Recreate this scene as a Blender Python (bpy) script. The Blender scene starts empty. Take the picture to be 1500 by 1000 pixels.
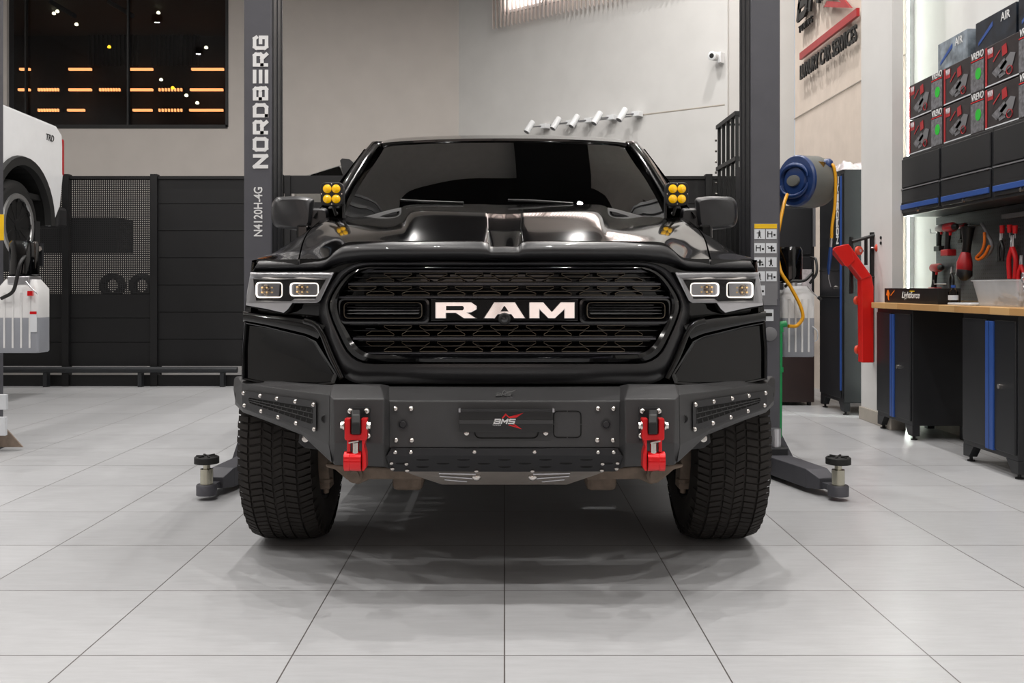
import bpy, bmesh, math, random
from math import pi, sin, cos, radians as R
from mathutils import Vector, Matrix, Quaternion

# ---------------------------------------------------------------- camera, world, exposure
F, VX, HY, HC = 1455.0, 739.0, 421.0, 1.04     # focal in px, vanishing point, horizon row, eye height
SC = bpy.context.scene
COL = SC.collection
cd = bpy.data.cameras.new('camera')
cam = bpy.data.objects.new('camera', cd); COL.objects.link(cam)
cam.location = (0, 0, HC); cam.rotation_euler = (R(90), 0, 0)
cd.sensor_width = 36; cd.lens = F / 1500 * 36
cd.shift_x = (750 - VX) / 1500; cd.shift_y = -(500 - HY) / 1500
cd.clip_end = 100
SC.camera = cam
SC.view_settings.view_transform = 'Standard'
SC.view_settings.look = 'None'
SC.view_settings.gamma = 1
SC.view_settings.exposure = 0.0
SC.view_settings.use_curve_mapping = False
W = bpy.data.worlds.new('world'); SC.world = W; W.use_nodes = True
W.node_tree.nodes['Background'].inputs[0].default_value = (.8, .88, 1, 1)
W.node_tree.nodes['Background'].inputs[1].default_value = .6

LAMP_W = 42.0            # watts of each ceiling lamp
def P(px, py, Y): return Vector(((px - VX) / F * Y, Y, HC + (HY - py) / F * Y))
def T(s, u, py, Y): return Vector((s * u / F * Y, Y, HC + (HY - py) / F * Y))

# ---------------------------------------------------------------- materials
def lin(c):
    if isinstance(c, str):
        c = c.lstrip('#'); c = [int(c[i:i + 2], 16) / 255 for i in (0, 2, 4)]
    return tuple((x / 12.92 if x <= .04045 else ((x + .055) / 1.055) ** 2.4) for x in c) + (1,)
def mat(name, col, rough=.5, metal=0, coat=0, ns=8, na=.08, bump=0, bs=60, emit=0, ecol=None, spec=.5, alpha=None):
    m = bpy.data.materials.new(name); m.use_nodes = True
    nt = m.node_tree; b = nt.nodes['Principled BSDF']; c = lin(col)
    tc = nt.nodes.new('ShaderNodeTexCoord')
    n = nt.nodes.new('ShaderNodeTexNoise'); n.inputs['Scale'].default_value = ns; n.inputs['Detail'].default_value = 4
    nt.links.new(tc.outputs['Object'], n.inputs['Vector'])
    cr = nt.nodes.new('ShaderNodeValToRGB')
    cr.color_ramp.elements[0].position = .3; cr.color_ramp.elements[1].position = .7
    cr.color_ramp.elements[0].color = tuple(x * (1 - na) for x in c[:3]) + (1,)
    cr.color_ramp.elements[1].color = tuple(min(1, x * (1 + na)) for x in c[:3]) + (1,)
    nt.links.new(n.outputs['Fac'], cr.inputs['Fac']); nt.links.new(cr.outputs['Color'], b.inputs['Base Color'])
    b.inputs['Roughness'].default_value = rough; b.inputs['Metallic'].default_value = metal
    b.inputs['Specular IOR Level'].default_value = spec
    b.inputs['Coat Weight'].default_value = coat; b.inputs['Coat Roughness'].default_value = .03
    if bump:
        n2 = nt.nodes.new('ShaderNodeTexNoise'); n2.inputs['Scale'].default_value = bs; n2.inputs['Detail'].default_value = 3
        nt.links.new(tc.outputs['Object'], n2.inputs['Vector'])
        bp = nt.nodes.new('ShaderNodeBump'); bp.inputs['Strength'].default_value = bump; bp.inputs['Distance'].default_value = .002
        nt.links.new(n2.outputs['Fac'], bp.inputs['Height']); nt.links.new(bp.outputs['Normal'], b.inputs['Normal'])
    if emit:
        b.inputs['Emission Color'].default_value = lin(ecol or col); b.inputs['Emission Strength'].default_value = emit
    if alpha is not None: b.inputs['Alpha'].default_value = alpha
    return m
def glassmat(name, tint, refl=1.5, rough=.0):
    m = bpy.data.materials.new(name); m.use_nodes = True; nt = m.node_tree
    for n in list(nt.nodes):
        if n.type != 'OUTPUT_MATERIAL': nt.nodes.remove(n)
    out = [n for n in nt.nodes if n.type == 'OUTPUT_MATERIAL'][0]
    t = nt.nodes.new('ShaderNodeBsdfTransparent'); t.inputs[0].default_value = lin(tint)
    g = nt.nodes.new('ShaderNodeBsdfGlossy'); g.inputs['Roughness'].default_value = rough
    f = nt.nodes.new('ShaderNodeFresnel'); f.inputs[0].default_value = refl
    mx = nt.nodes.new('ShaderNodeMixShader')
    nt.links.new(f.outputs[0], mx.inputs[0]); nt.links.new(t.outputs[0], mx.inputs[1]); nt.links.new(g.outputs[0], mx.inputs[2])
    nt.links.new(mx.outputs[0], out.inputs[0])
    return m
M = {}
M['paint'] = mat('black_paint', '#040405', .1, 0, .5, na=.02, spec=.22)
M['satin'] = mat('satin_black', '#222224', .36, 0, .15, na=.03)
M['powder'] = mat('powder_coat', '#3a3a3b', .42, .1, 0, na=.1, bump=.5, bs=900, spec=.5)
M['powder2'] = mat('powder_coat_dark', '#212124', .45, .1, 0, na=.1, bump=.4, bs=900)
M['black'] = mat('black_plastic', '#0d0d0e', .5, na=.1)
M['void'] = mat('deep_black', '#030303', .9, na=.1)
M['grille'] = mat('grille_gloss', '#0f0f11', .2, 0, .4, na=.05)
M['gedge'] = mat('grille_edge', '#6e6456', .35, .5, na=.1)
M['chrome'] = mat('chrome', '#f0eeee', .07, 1, na=.01)
M['silver'] = mat('silver', '#c4c4c8', .28, .85, na=.05)
M['bolt'] = mat('stainless', '#d9d4cf', .2, 1, na=.03)
M['red'] = mat('red_anodised', '#e0141c', .3, .45, .4, na=.05)
M['crane'] = mat('red_paint', '#cf1a14', .35, 0, .3, na=.05)
M['rubber'] = mat('rubber', '#2a2725', .75, na=.25, ns=12, bump=.5, bs=120, spec=.3)
M['rubber2'] = mat('rubber_black', '#141414', .7, na=.1)
M['tan'] = mat('dusty_metal', '#8a7b6e', .7, .3, na=.2, ns=25, bump=.4, bs=80)
M['skid'] = mat('grey_skid', '#8c857f', .45, .3, na=.1, ns=15)
M['yellow'] = mat('amber_lens', '#f0b400', .12, 0, .6, na=.25, ns=400, emit=.25)
M['white_em'] = mat('lamp_glow', '#ffffff', .3, emit=1.6, ecol='#fff4e6')
M['warm_em'] = mat('warm_glow', '#ffb070', .3, emit=5, ecol='#ff9a5a')
M['lens'] = mat('lamp_lens', '#8c8074', .1, .7, .8, na=.5, ns=260)
M['glass'] = glassmat('windscreen', '#5f6668', 1.72)
M['tint'] = glassmat('tinted_glass', '#1d2022', 1.5)
M['clear'] = glassmat('clear_cover', '#f0f0f0', 1.25)
M['pane'] = glassmat('window_pane', '#c8ccd0', 1.35)
M['seat'] = mat('seat_cloth', '#26272b', .8, na=.1)
M['cream'] = mat('headliner', '#b8b4ae', .9, na=.04)
M['steel_grey'] = mat('lift_grey', '#4b4b51', .5, .1, na=.05, bump=.2, bs=300)
M['lift_dark'] = mat('lift_dark', '#1c1d21', .5, .1, na=.05)
M['decal'] = mat('white_decal', '#d8d8d8', .6, na=.03)
M['decalk'] = mat('black_decal', '#0c0c0c', .5)
M['decalr'] = mat('red_decal', '#e01a22', .5)
M['wall'] = mat('wall_plaster', '#c3bdb8', .9, na=.03, ns=3)
M['wallw'] = mat('wall_white', '#d0cfcd', .9, na=.03, ns=3)
M['walld'] = mat('wall_dark', '#0d0e10', .8)
M['flute'] = mat('fluted_panel', '#cfc3b8', .8, na=.05, ns=5)
M['base'] = mat('skirting', '#a9a298', .6)
M['ceil'] = mat('ceiling_plaster', '#cfccc8', .9, na=.05)
M['gun'] = mat('gunmetal', '#55555a', .25, .7, na=.03)
M['gate'] = mat('gate_black', '#0e0e10', .5, .2, na=.08)
M['gate2'] = mat('gate_rail', '#2b2d30', .45, .3, na=.08)
M['cab'] = mat('cabinet_black', '#1d1e21', .42, .1, na=.06, bump=.15, bs=400)
M['blue'] = mat('cabinet_blue', '#2b4f96', .4, .1, na=.05)
M['navy'] = mat('reel_blue', '#1f3a6e', .35, 0, .2, na=.05)
M['reelg'] = mat('reel_grey', '#6a6b67', .5, na=.06)
M['hose'] = mat('yellow_hose', '#d99a12', .4, na=.08)
M['green'] = mat('green_pipe', '#0b8a4a', .4, na=.05)
M['brown'] = mat('dark_brown', '#2b1d1b', .5, na=.1)
M['white'] = mat('white_paint', '#e6e8ea', .2, 0, .6, na=.02)
M['tank'] = mat('reservoir', '#cfcfcf', .45, na=.05)
M['tankf'] = mat('reservoir_fluid', '#8f9299', .45, na=.05)
M['orange'] = mat('orange', '#ef7a1a', .45)
M['dred'] = mat('tool_red', '#a01c22', .4, na=.1)
M['greyp'] = mat('grey_plastic', '#6d6d70', .5)
M['gbright'] = mat('green_sticker', '#1db02c', .5)
M['yel'] = mat('yellow_label', '#e0b400', .5)
M['label'] = mat('paper_label', '#c9ccd0', .6)
M['cardk'] = mat('printed_card', '#241d20', .35, na=.35, ns=18)
M['cardg'] = mat('printed_grey', '#66666a', .35, na=.6, ns=45)
M['cards'] = mat('printed_silver', '#7d8790', .25, na=.6, ns=9)
M['airbox'] = mat('air_box', '#1b222c', .3, na=.6, ns=14)
M['film'] = mat('plastic_film', '#b9b2b4', .3, na=.2, ns=40, bump=1, bs=40)
M['tyre2'] = mat('alloy', '#b5b5b5', .35, .8)
M['pipe'] = mat('zinc', '#b9b6a6', .25, .9, na=.05)
M['bin'] = mat('bin_plastic', '#c9ccd0', .3, alpha=.4)
M['brass'] = mat('brass', '#a8803a', .35, .8)
M['greycar'] = mat('grey_car', '#75736e', .3, 0, .5)

# floor: 60 cm tiles, one joint on X = 0
def floor_mat():
    m = bpy.data.materials.new('floor_tiles'); m.use_nodes = True; nt = m.node_tree; b = nt.nodes['Principled BSDF']
    tc = nt.nodes.new('ShaderNodeTexCoord'); mp = nt.nodes.new('ShaderNodeMapping')
    mp.inputs['Location'].default_value = (6.0, -.41 + 6.0, 0)
    nt.links.new(tc.outputs['Object'], mp.inputs['Vector'])
    br = nt.nodes.new('ShaderNodeTexBrick'); br.offset = 0; br.squash = 1
    br.inputs['Scale'].default_value = 1; br.inputs['Brick Width'].default_value = .6; br.inputs['Row Height'].default_value = .6
    br.inputs['Mortar Size'].default_value = .0022; br.inputs['Mortar Smooth'].default_value = .1
    br.inputs['Color1'].default_value = lin('#b5b6b8'); br.inputs['Color2'].default_value = lin('#adaeb0'); br.inputs['Mortar'].default_value = lin('#5c5857')
    nt.links.new(mp.outputs[0], br.inputs['Vector'])
    mp2 = nt.nodes.new('ShaderNodeMapping'); mp2.inputs['Scale'].default_value = (2, 12, 1)
    nt.links.new(tc.outputs['Object'], mp2.inputs['Vector'])
    n = nt.nodes.new('ShaderNodeTexNoise'); n.inputs['Scale'].default_value = 3; n.inputs['Detail'].default_value = 8; n.inputs['Roughness'].default_value = .7
    nt.links.new(mp2.outputs[0], n.inputs['Vector'])
    mx = nt.nodes.new('ShaderNodeMix'); mx.data_type = 'RGBA'; mx.blend_type = 'MULTIPLY'; mx.inputs[0].default_value = 1
    cr = nt.nodes.new('ShaderNodeValToRGB'); cr.color_ramp.elements[0].position = .35; cr.color_ramp.elements[0].color = (.9, .9, .9, 1)
    cr.color_ramp.elements[1].position = .65; cr.color_ramp.elements[1].color = (1.0, 1.0, 1.0, 1)
    nt.links.new(n.outputs['Fac'], cr.inputs[0])
    nt.links.new(br.outputs['Color'], mx.inputs[6]); nt.links.new(cr.outputs[0], mx.inputs[7])
    nt.links.new(mx.outputs[2], b.inputs['Base Color'])
    b.inputs['Roughness'].default_value = .33
    b.inputs['Specular IOR Level'].default_value = .45
    return m
M['floor'] = floor_mat()
def perf_mat():
    m = mat('perforated_sheet', '#161618', .5, .2); nt = m.node_tree; b = nt.nodes['Principled BSDF']
    tc = nt.nodes.new('ShaderNodeTexCoord'); sp = nt.nodes.new('ShaderNodeSeparateXYZ'); nt.links.new(tc.outputs['Object'], sp.inputs[0])
    def mth(op, a, bb):
        n = nt.nodes.new('ShaderNodeMath'); n.operation = op
        for i, v in enumerate((a, bb)):
            if isinstance(v, (int, float)): n.inputs[i].default_value = v
            elif v is not None: nt.links.new(v, n.inputs[i])
        return n.outputs[0]
    fs = []
    for ax in ('X', 'Z'):
        f = mth('FRACT', mth('MULTIPLY', mth('ADD', sp.outputs[ax], 50), 1 / .0225), None)
        f = mth('ABSOLUTE', mth('SUBTRACT', f, .5), None); fs.append(mth('MULTIPLY', f, f))
    d = mth('ADD', fs[0], fs[1])
    a = mth('GREATER_THAN', d, .075)
    nt.links.new(a, b.inputs['Alpha'])
    return m
M['perf'] = perf_mat()
def wood_mat():
    m = mat('butcher_block', '#c9a06a', .45, na=.1); nt = m.node_tree; b = nt.nodes['Principled BSDF']
    tc = nt.nodes.new('ShaderNodeTexCoord'); mp = nt.nodes.new('ShaderNodeMapping'); mp.inputs['Rotation'].default_value = (0, 0, R(90))
    nt.links.new(tc.outputs['Object'], mp.inputs[0])
    br = nt.nodes.new('ShaderNodeTexBrick'); br.inputs['Scale'].default_value = 1; br.inputs['Brick Width'].default_value = .22; br.inputs['Row Height'].default_value = .05
    br.inputs['Mortar Size'].default_value = .0005
    br.inputs['Color1'].default_value = lin('#d2ab76'); br.inputs['Color2'].default_value = lin('#b88c58'); br.inputs['Mortar'].default_value = lin('#8a6a44')
    nt.links.new(mp.outputs[0], br.inputs[0]); nt.links.new(br.outputs[0], b.inputs['Base Color'])
    return m
M['wood'] = wood_mat()
def peg_mat():
    m = mat('pegboard', '#33353a', .5); nt = m.node_tree; b = nt.nodes['Principled BSDF']
    tc = nt.nodes.new('ShaderNodeTexCoord'); v = nt.nodes.new('ShaderNodeTexVoronoi'); v.inputs['Randomness'].default_value = 0; v.inputs['Scale'].default_value = 38
    nt.links.new(tc.outputs['Object'], v.inputs['Vector'])
    cr = nt.nodes.new('ShaderNodeValToRGB'); cr.color_ramp.interpolation = 'CONSTANT'
    cr.color_ramp.elements[0].color = (.002, .002, .002, 1); cr.color_ramp.elements[1].position = .2; cr.color_ramp.elements[1].color = lin('#33353a')
    nt.links.new(v.outputs['Distance'], cr.inputs[0]); nt.links.new(cr.outputs[0], b.inputs['Base Color'])
    return m
M['peg'] = peg_mat()

# ---------------------------------------------------------------- mesh helpers
ORG = {}
def wloc(o): return ORG.get(o.name, Vector((0, 0, 0))) if o else Vector((0, 0, 0))
class MB:
    def __init__(s): s.v = []; s.f = []
    def add(s, vs, fs):
        n = len(s.v); s.v += [Vector(v) for v in vs]; s.f += [tuple(i + n for i in f) for f in fs]; return s
    def box(s, x0, x1, y0, y1, z0, z1):
        vs = [(x, y, z) for x in (x0, x1) for y in (y0, y1) for z in (z0, z1)]
        return s.add(vs, [(0, 1, 3, 2), (4, 6, 7, 5), (0, 4, 5, 1), (2, 3, 7, 6), (0, 2, 6, 4), (1, 5, 7, 3)])
    def obox(s, c, ax, ay, az, hx, hy, hz):
        c = Vector(c); ax = Vector(ax).normalized() * hx; ay = Vector(ay).normalized() * hy; az = Vector(az).normalized() * hz
        vs = [c + a * ax + b * ay + d * az for a in (-1, 1) for b in (-1, 1) for d in (-1, 1)]
        return s.add(vs, [(0, 1, 3, 2), (4, 6, 7, 5), (0, 4, 5, 1), (2, 3, 7, 6), (0, 2, 6, 4), (1, 5, 7, 3)])
    def prism(s, poly, vec):
        poly = [Vector(p) for p in poly]; n = len(poly); vec = Vector(vec)
        return s.add(poly + [p + vec for p in poly], [tuple(range(n)), tuple(range(2 * n - 1, n - 1, -1))] + [(i, n + i, n + (i + 1) % n, (i + 1) % n) for i in range(n)])
    def loft(s, loops, caps=True, closed=True):
        n = len(loops[0]); vs = [p for l in loops for p in l]; fs = []
        for k in range(len(loops) - 1):
            for i in range(n if closed else n - 1):
                j = (i + 1) % n; fs.append((k * n + i, k * n + j, (k + 1) * n + j, (k + 1) * n + i))
        if caps and closed: fs += [tuple(range(n - 1, -1, -1)), tuple(range((len(loops) - 1) * n, len(loops) * n))]
        return s.add(vs, fs)
    def cyl(s, p0, p1, r0, r1=None, n=20):
        return s.tube([p0, p1], [r0, r0 if r1 is None else r1], n)
    def tube(s, pts, r, n=12, caps=True):
        pts = [Vector(p) for p in pts]; rs = r if isinstance(r, (list, tuple)) else [r] * len(pts)
        t = (pts[1] - pts[0]).normalized(); a = t.orthogonal().normalized(); loops = []
        for i, p in enumerate(pts):
            d = ((pts[min(i + 1, len(pts) - 1)] - pts[max(i - 1, 0)])).normalized()
            a = (a - d * a.dot(d)).normalized(); b = d.cross(a)
            loops.append([p + rs[i] * (cos(2 * pi * k / n) * a + sin(2 * pi * k / n) * b) for k in range(n)])
        return s.loft(loops, caps)
    def lathe(s, c, axis, prof, n=32, caps=True):
        """prof = [(distance along axis, radius)]"""
        c = Vector(c); d = Vector(axis).normalized(); a = d.orthogonal().normalized(); b = d.cross(a)
        return s.loft([[c + d * h + r * (cos(2 * pi * k / n) * a + sin(2 * pi * k / n) * b) for k in range(n)] for h, r in prof], caps)
    def grid(s, rows, thick=None):
        n = len(rows[0]); m = len(rows)
        vs = [Vector(p) for r in rows for p in r]
        fs = [(i * n + j, i * n + j + 1, (i + 1) * n + j + 1, (i + 1) * n + j) for i in range(m - 1) for j in range(n - 1)]
        if thick is not None:
            t = Vector(thick); k = len(vs); vs2 = [v + t for v in vs]
            fs2 = [tuple(a + k for a in reversed(f)) for f in fs]
            bd = [i for i in range(n)] + [i * n + n - 1 for i in range(1, m)] + [(m - 1) * n + j for j in range(n - 2, -1, -1)] + [i * n for i in range(m - 2, 0, -1)]
            fs3 = [(bd[i], bd[i] + k, bd[(i + 1) % len(bd)] + k, bd[(i + 1) % len(bd)]) for i in range(len(bd))]
            return s.add(vs + vs2, fs + fs2 + fs3)
        return s.add(vs, fs)
    def build(s, name, m, parent=None, bevel=0, smooth=None, seg=2, weld=False):
        o = wloc(parent)
        me = bpy.data.meshes.new(name); me.from_pydata([v - o for v in s.v], [], s.f)
        bm = bmesh.new(); bm.from_mesh(me)
        if weld: bmesh.ops.remove_doubles(bm, verts=bm.verts, dist=.0004)
        bmesh.ops.recalc_face_normals(bm, faces=bm.faces); bm.to_mesh(me); bm.free()
        me.materials.append(M[m] if isinstance(m, str) else m)
        ob = bpy.data.objects.new(name, me); COL.objects.link(ob)
        if parent: ob.parent = parent; ORG[ob.name] = o
        if smooth is not None:
            for p in me.polygons: p.use_smooth = True
            if smooth < 180: me.set_sharp_from_angle(angle=R(smooth))
        if bevel:
            b = ob.modifiers.new('bevel', 'BEVEL'); b.width = bevel; b.segments = seg; b.limit_method = 'ANGLE'; b.angle_limit = R(35)
        return ob
def thing(name, label, cat, loc, group=None):
    o = bpy.data.objects.new(name, None); COL.objects.link(o); o.location = loc; o.empty_display_size = .05
    ORG[o.name] = Vector(loc); o['label'] = label; o['category'] = cat
    if group: o['group'] = group
    return o
def tag(o, label, cat, group=None):
    o['label'] = label; o['category'] = cat
    if group: o['group'] = group
    return o
def st(o, label=None):
    o['kind'] = 'structure'
    if label: o['label'] = label
    return o
def copy_tree(o, parent=None, off=None):
    c = o.copy(); COL.objects.link(c); c.parent = parent
    if off is not None: c.location = c.location + Vector(off)
    ORG[c.name] = (Vector(c.location) if parent is None else wloc(parent))
    for ch in list(o.children): copy_tree(ch, c)
    return c
def cr_interp(p, t):
    n = len(p) - 1; x = t * n; i = min(int(x), n - 1); f = x - i
    p0 = p[max(i - 1, 0)]; p1 = p[i]; p2 = p[i + 1]; p3 = p[min(i + 2, n)]
    if i == 0: p0 = p1 * 2 - p2
    if i + 2 > n: p3 = p2 * 2 - p1
    k = .42
    m1 = (p2 - p0) * k; m2 = (p3 - p1) * k
    return (2 * f**3 - 3 * f * f + 1) * p1 + (f**3 - 2 * f * f + f) * m1 + (-2 * f**3 + 3 * f * f) * p2 + (f**3 - f * f) * m2
def surf(rows, nu, nv):
    """smooth grid through rows of control points"""
    a = [[cr_interp(r, j / nu) for j in range(nu + 1)] for r in rows]
    return [[cr_interp([a[k][j] for k in range(len(a))], i / nv) for j in range(nu + 1)] for i in range(nv + 1)]
def curve(pts, n=40):
    pts = [Vector(p) for p in pts]; return [cr_interp(pts, i / n) for i in range(n + 1)]
def subdiv(pts, step):
    """insert points along the long straight runs; counts depend on the first loop only through step list"""
    out = []
    for i, p in enumerate(pts):
        q = pts[(i + 1) % len(pts)]; out.append(p)
        for k in range(1, step[i]): out.append(p.lerp(q, k / step[i]))
    return out
def rounded(poly, rad, seg=5):
    """2-D polygon with rounded corners; same point count for the same corner count"""
    out = []; n = len(poly)
    for i in range(n):
        p = Vector(poly[i]); a = Vector(poly[i - 1]) - p; b = Vector(poly[(i + 1) % n]) - p
        r = rad[i] if isinstance(rad, (list, tuple)) else rad
        la = min(r, a.length * .49); lb = min(r, b.length * .49)
        A = p + a.normalized() * la; B = p + b.normalized() * lb
        for k in range(seg + 1):
            t = k / seg; out.append((1 - t)**2 * A + 2 * t * (1 - t) * p + t * t * B)
    return out
def mesh_text(body, size, m, origin, right, up, parent=None, depth=.002, bold=0, name='lettering', sx=1, shear=0, align='LEFT', spacing=1, fit=None):
    c = bpy.data.curves.new(name, 'FONT'); c.body = body; c.size = size; c.extrude = depth; c.offset = bold; c.shear = shear; c.align_x = align
    c.space_character = spacing; c.resolution_u = 3
    tmp = bpy.data.objects.new('tmp', c); COL.objects.link(tmp); bpy.context.view_layer.update()
    me = bpy.data.meshes.new_from_object(tmp.evaluated_get(bpy.context.evaluated_depsgraph_get()))
    bpy.data.objects.remove(tmp); bpy.data.curves.remove(c)
    if fit and len(me.vertices): sx = fit / max(1e-6, max(v.co.x for v in me.vertices) - min(v.co.x for v in me.vertices))
    right = Vector(right).normalized(); up = Vector(up).normalized(); nrm = right.cross(up); o = wloc(parent); origin = Vector(origin)
    for v in me.vertices: v.co = origin + right * v.co.x * sx + up * v.co.y + nrm * v.co.z - o
    me.materials.clear(); me.materials.append(M[m])
    ob = bpy.data.objects.new(name, me); COL.objects.link(ob)
    if parent: ob.parent = parent; ORG[ob.name] = o
    return ob
LET = {'N': [[(0, 0), (0, 1), (1, 0), (1, 1)]], 'O': [[(.12, 0), (.88, 0), (1, .15), (1, .85), (.88, 1), (.12, 1), (0, .85), (0, .15), (.12, 0)]],
       'R': [[(0, 0), (0, 1), (.88, 1), (1, .88), (1, .5), (.88, .38), (0, .38)], [(.6, .38), (1, 0)]], 'D': [[(0, 0), (0, 1), (.8, 1), (1, .8), (1, .2), (.8, 0), (0, 0)]],
       'B': [[(0, 0), (0, 1), (.85, 1), (.97, .9), (.97, .6), (.85, .52), (0, .52)], [(.85, .52), (1, .42), (1, .1), (.88, 0), (0, 0)]],
       'E': [[(0, 0), (1, 0)], [(0, .5), (1, .5)], [(0, 1), (1, 1)]], 'G': [[(1, .85), (.88, 1), (.12, 1), (0, .85), (0, .15), (.12, 0), (1, 0), (1, .5), (.5, .5)]],
       'S': [[(1, 1), (.1, 1), (0, .9), (0, .55), (1, .45), (1, .1), (.9, 0), (0, 0)]], 'M': [[(0, 0), (0, 1), (.5, .35), (1, 1), (1, 0)]]}
def stroke_text(txt, w, h, gap, th, m, origin, right, up, parent=None, depth=.003, name='lettering', shear=0):
    right = Vector(right).normalized(); up = Vector(up).normalized(); nr = right.cross(up); mb = MB(); x = 0; origin = Vector(origin); kk = 0
    for ch in txt:
        for pl in LET.get(ch, []):
            q = [origin + right * (x + a * w + shear * b * h) + up * (b * h) for a, b in pl]
            for a, b in zip(q, q[1:]):
                d = (b - a).normalized(); kk += 1; dd = depth * (1 + .13 * (kk % 5)); mb.obox((a + b) / 2 + nr * dd / 2, d, d.cross(nr), nr, (b - a).length / 2 + th * .45, th / 2, dd / 2)
        x += w + gap
    return mb.build(name, m, parent)

# ---------------------------------------------------------------- setting
SC.cycles.use_denoising = True
ZC = 6.0
st(MB().box(-9, 3.4, -6, 14.2, -.1, 0).build('floor', 'floor'))
st(MB().box(-9, 3.4, -6, 14.2, ZC, ZC + .1).build('ceiling', 'ceil'))
st(MB().box(-9.1, -9, -6, 14.2, 0, ZC).build('wall_left', 'wallw'))
st(MB().box(-9, 3.4, -6.2, -6.1, 0, ZC).box(-9, -4.6, -6.1, -6, 0, ZC).box(2.2, 3.4, -6.1, -6, 0, ZC).box(-4.6, 2.2, -6.1, -6, 0, 1.6).box(-4.6, 2.2, -6.1, -6, 4.4, ZC).build('wall_front', 'wallw'))
st(MB().box(-8.99, 3.2, -5.99, -5.96, 0, 1.5).build('added_dark_band', 'walld'))  # unseen dark band added so the truck's corner panels reflect black
w3 = st(MB().box(-4.6, 2.2, -6.03, -5.97, 1.56, 1.6).box(-4.6, 2.2, -6.03, -5.97, 4.4, 4.44).box(-2.35, -2.3, -6.05, -5.98, 1.6, 4.4).box(-.1, -.05, -6.05, -5.98, 1.6, 4.4).build('added_fill_window', 'satin'))  # unseen window added behind the camera for warm fill
MB().box(-4.6, 2.2, -6.09, -6.08, 1.6, 4.4).build('pane', mat('warm_fill_glow', '#ffffff', emit=.6, ecol='#ffe0d2'), w3)  # added glow: warms the shadow and gives the chrome something to reflect
st(MB().box(-1.8, 2.0, 2.9, 7.75, ZC - .1, ZC).box(.1, 1.15, 7.75, 9.6, ZC - .1, ZC).box(-2.6, 1.7, 9.6, 10.9, ZC - .1, ZC).box(-2.6, .2, 10.9, 13.2, ZC - .1, ZC).build('added_reflection_raft', 'walld'))  # unseen black panels added overhead to darken windscreen and hood reflections
wx0, wx1, wz0 = P(10, 186, 13.7).x, P(333.5, 186, 13.7).x, P(10, 186, 13.7).z
st(MB().box(-9, wx0, 13.7, 13.9, 0, ZC).box(wx1, -.63, 13.7, 13.9, 0, ZC).box(wx0, wx1, 13.7, 13.9, 0, wz0).build('wall_back', 'wall'))
# dark showroom seen through window_1
st(MB().box(wx0 - 3, wx0 - 2.9, 13.95, 19, 0, ZC).box(wx1 + 3, wx1 + 3.1, 13.95, 19, 0, ZC).box(wx0 - 3, wx1 + 3, 18.4, 18.5, 0, ZC).box(wx0 - 3, wx1 + 3, 13.95, 18.5, 2.6, 2.7).box(wx0 - 3, wx1 + 3, 13.95, 18.5, ZC - .3, ZC - .2).build('wall_showroom', 'walld'))
fr = MB()
for px in (37, 187): x = P(px, 0, 13.7).x; fr.box(x - .012, x + .012, 13.70, 13.76, wz0, ZC)
fr.box(wx0, wx1, 13.69, 13.75, wz0 - .02, wz0 + .03).box(wx1 - .03, wx1 + .01, 13.69, 13.75, wz0, ZC)
w1 = st(fr.build('window_1', 'black'))
MB().box(wx0, wx1, 13.76, 13.77, wz0, ZC).build('pane', 'pane', w1)
for (y, segs, dots) in ((101, ((28, 43), (100, 133), (189, 223), (280, 327)), ()), (131, ((26, 43), (100, 133), (188, 223), (278, 326)), ((56, 84), (146, 174), (233, 265))), (161, ((98, 123), (194, 222), (277, 326)), ((56, 84), (233, 265)))):
    for a, b in segs:
        p, q = P(a, y, 18.2), P(b, y, 18.2)
        o = MB().box(p.x, q.x, 18.2, 18.26, p.z - .02, p.z + .02).build('wall_light_bar', 'warm_em')
        tag(o, 'warm orange light bar glowing in the dark showroom behind the big window', 'light', 'orange light bars in the dark showroom')
    for a, b in dots:
        p, q = P(a, y, 18.2), P(b, y, 18.2); dt = thing('dotted_light_strip', 'x', 'light', p); MB().box(p.x - .03, q.x + .03, 18.25, 18.27, p.z - .03, p.z + .03).build('backing', 'black', dt)
        for k in range(8):
            p = P(a + (b - a) * k / 7, y, 18.2); MB().box(p.x - .012, p.x + .012, 18.2, 18.25, p.z - .025, p.z + .025).build('light_dot', 'warm_em', dt)
        tag(dt, 'dotted orange light strip between the glowing bars in the showroom', 'light', 'dotted strips in the dark showroom')
for k, (px) in enumerate((158, 250)):
    p = P(px, 60, 18.1); mb = MB()
    for j in range(12): mb.box(p.x - .45 + j * .08, p.x - .42 + j * .08, 18.3, 18.36, p.z - .4, p.z + .8)
    tag(mb.build('slatted_wall_panel', 'satin'), 'dark slatted panel on the showroom wall, ' + ('the one nearer the lit column text' if k else 'farther from the grey lift column'), 'wall panel')

for x, y in ((79, 20), (84, 17), (145, 20), (232, 19), (112, 36), (302, 70), (236, 117), (273, 140), (289, 151), (160, 69), (253, 129)):  # glowing beads added behind the glass in place of lamp reflections
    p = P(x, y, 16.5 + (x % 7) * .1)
    tag(MB().lathe(p, (0, 0, 1), [(-.02, .01), (-.01, .03), (.01, .03), (.03, .015)], 12).build('reflection_dot', mat('reflection_dot_glow', '#ffffff', emit=7, ecol='#fff2c0' if x not in (160, 253) else '#ffb020')), 'small glowing bead added to stand in for a lamp reflection in the big window', 'lamp', 'added reflection dots behind the big window')
for k, x in enumerate((75, 160)):
    tag(MB().cyl(P(x, 3, 15.5), P(x + 34, 23, 14.6), .035).build('tube_lamp', 'greyp'), 'unlit grey tube lamp in the dark showroom, the %s one' % ('one nearer the lettered column' if k else 'one over the white pickup').replace('one ', '', 1), 'lamp')
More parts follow.
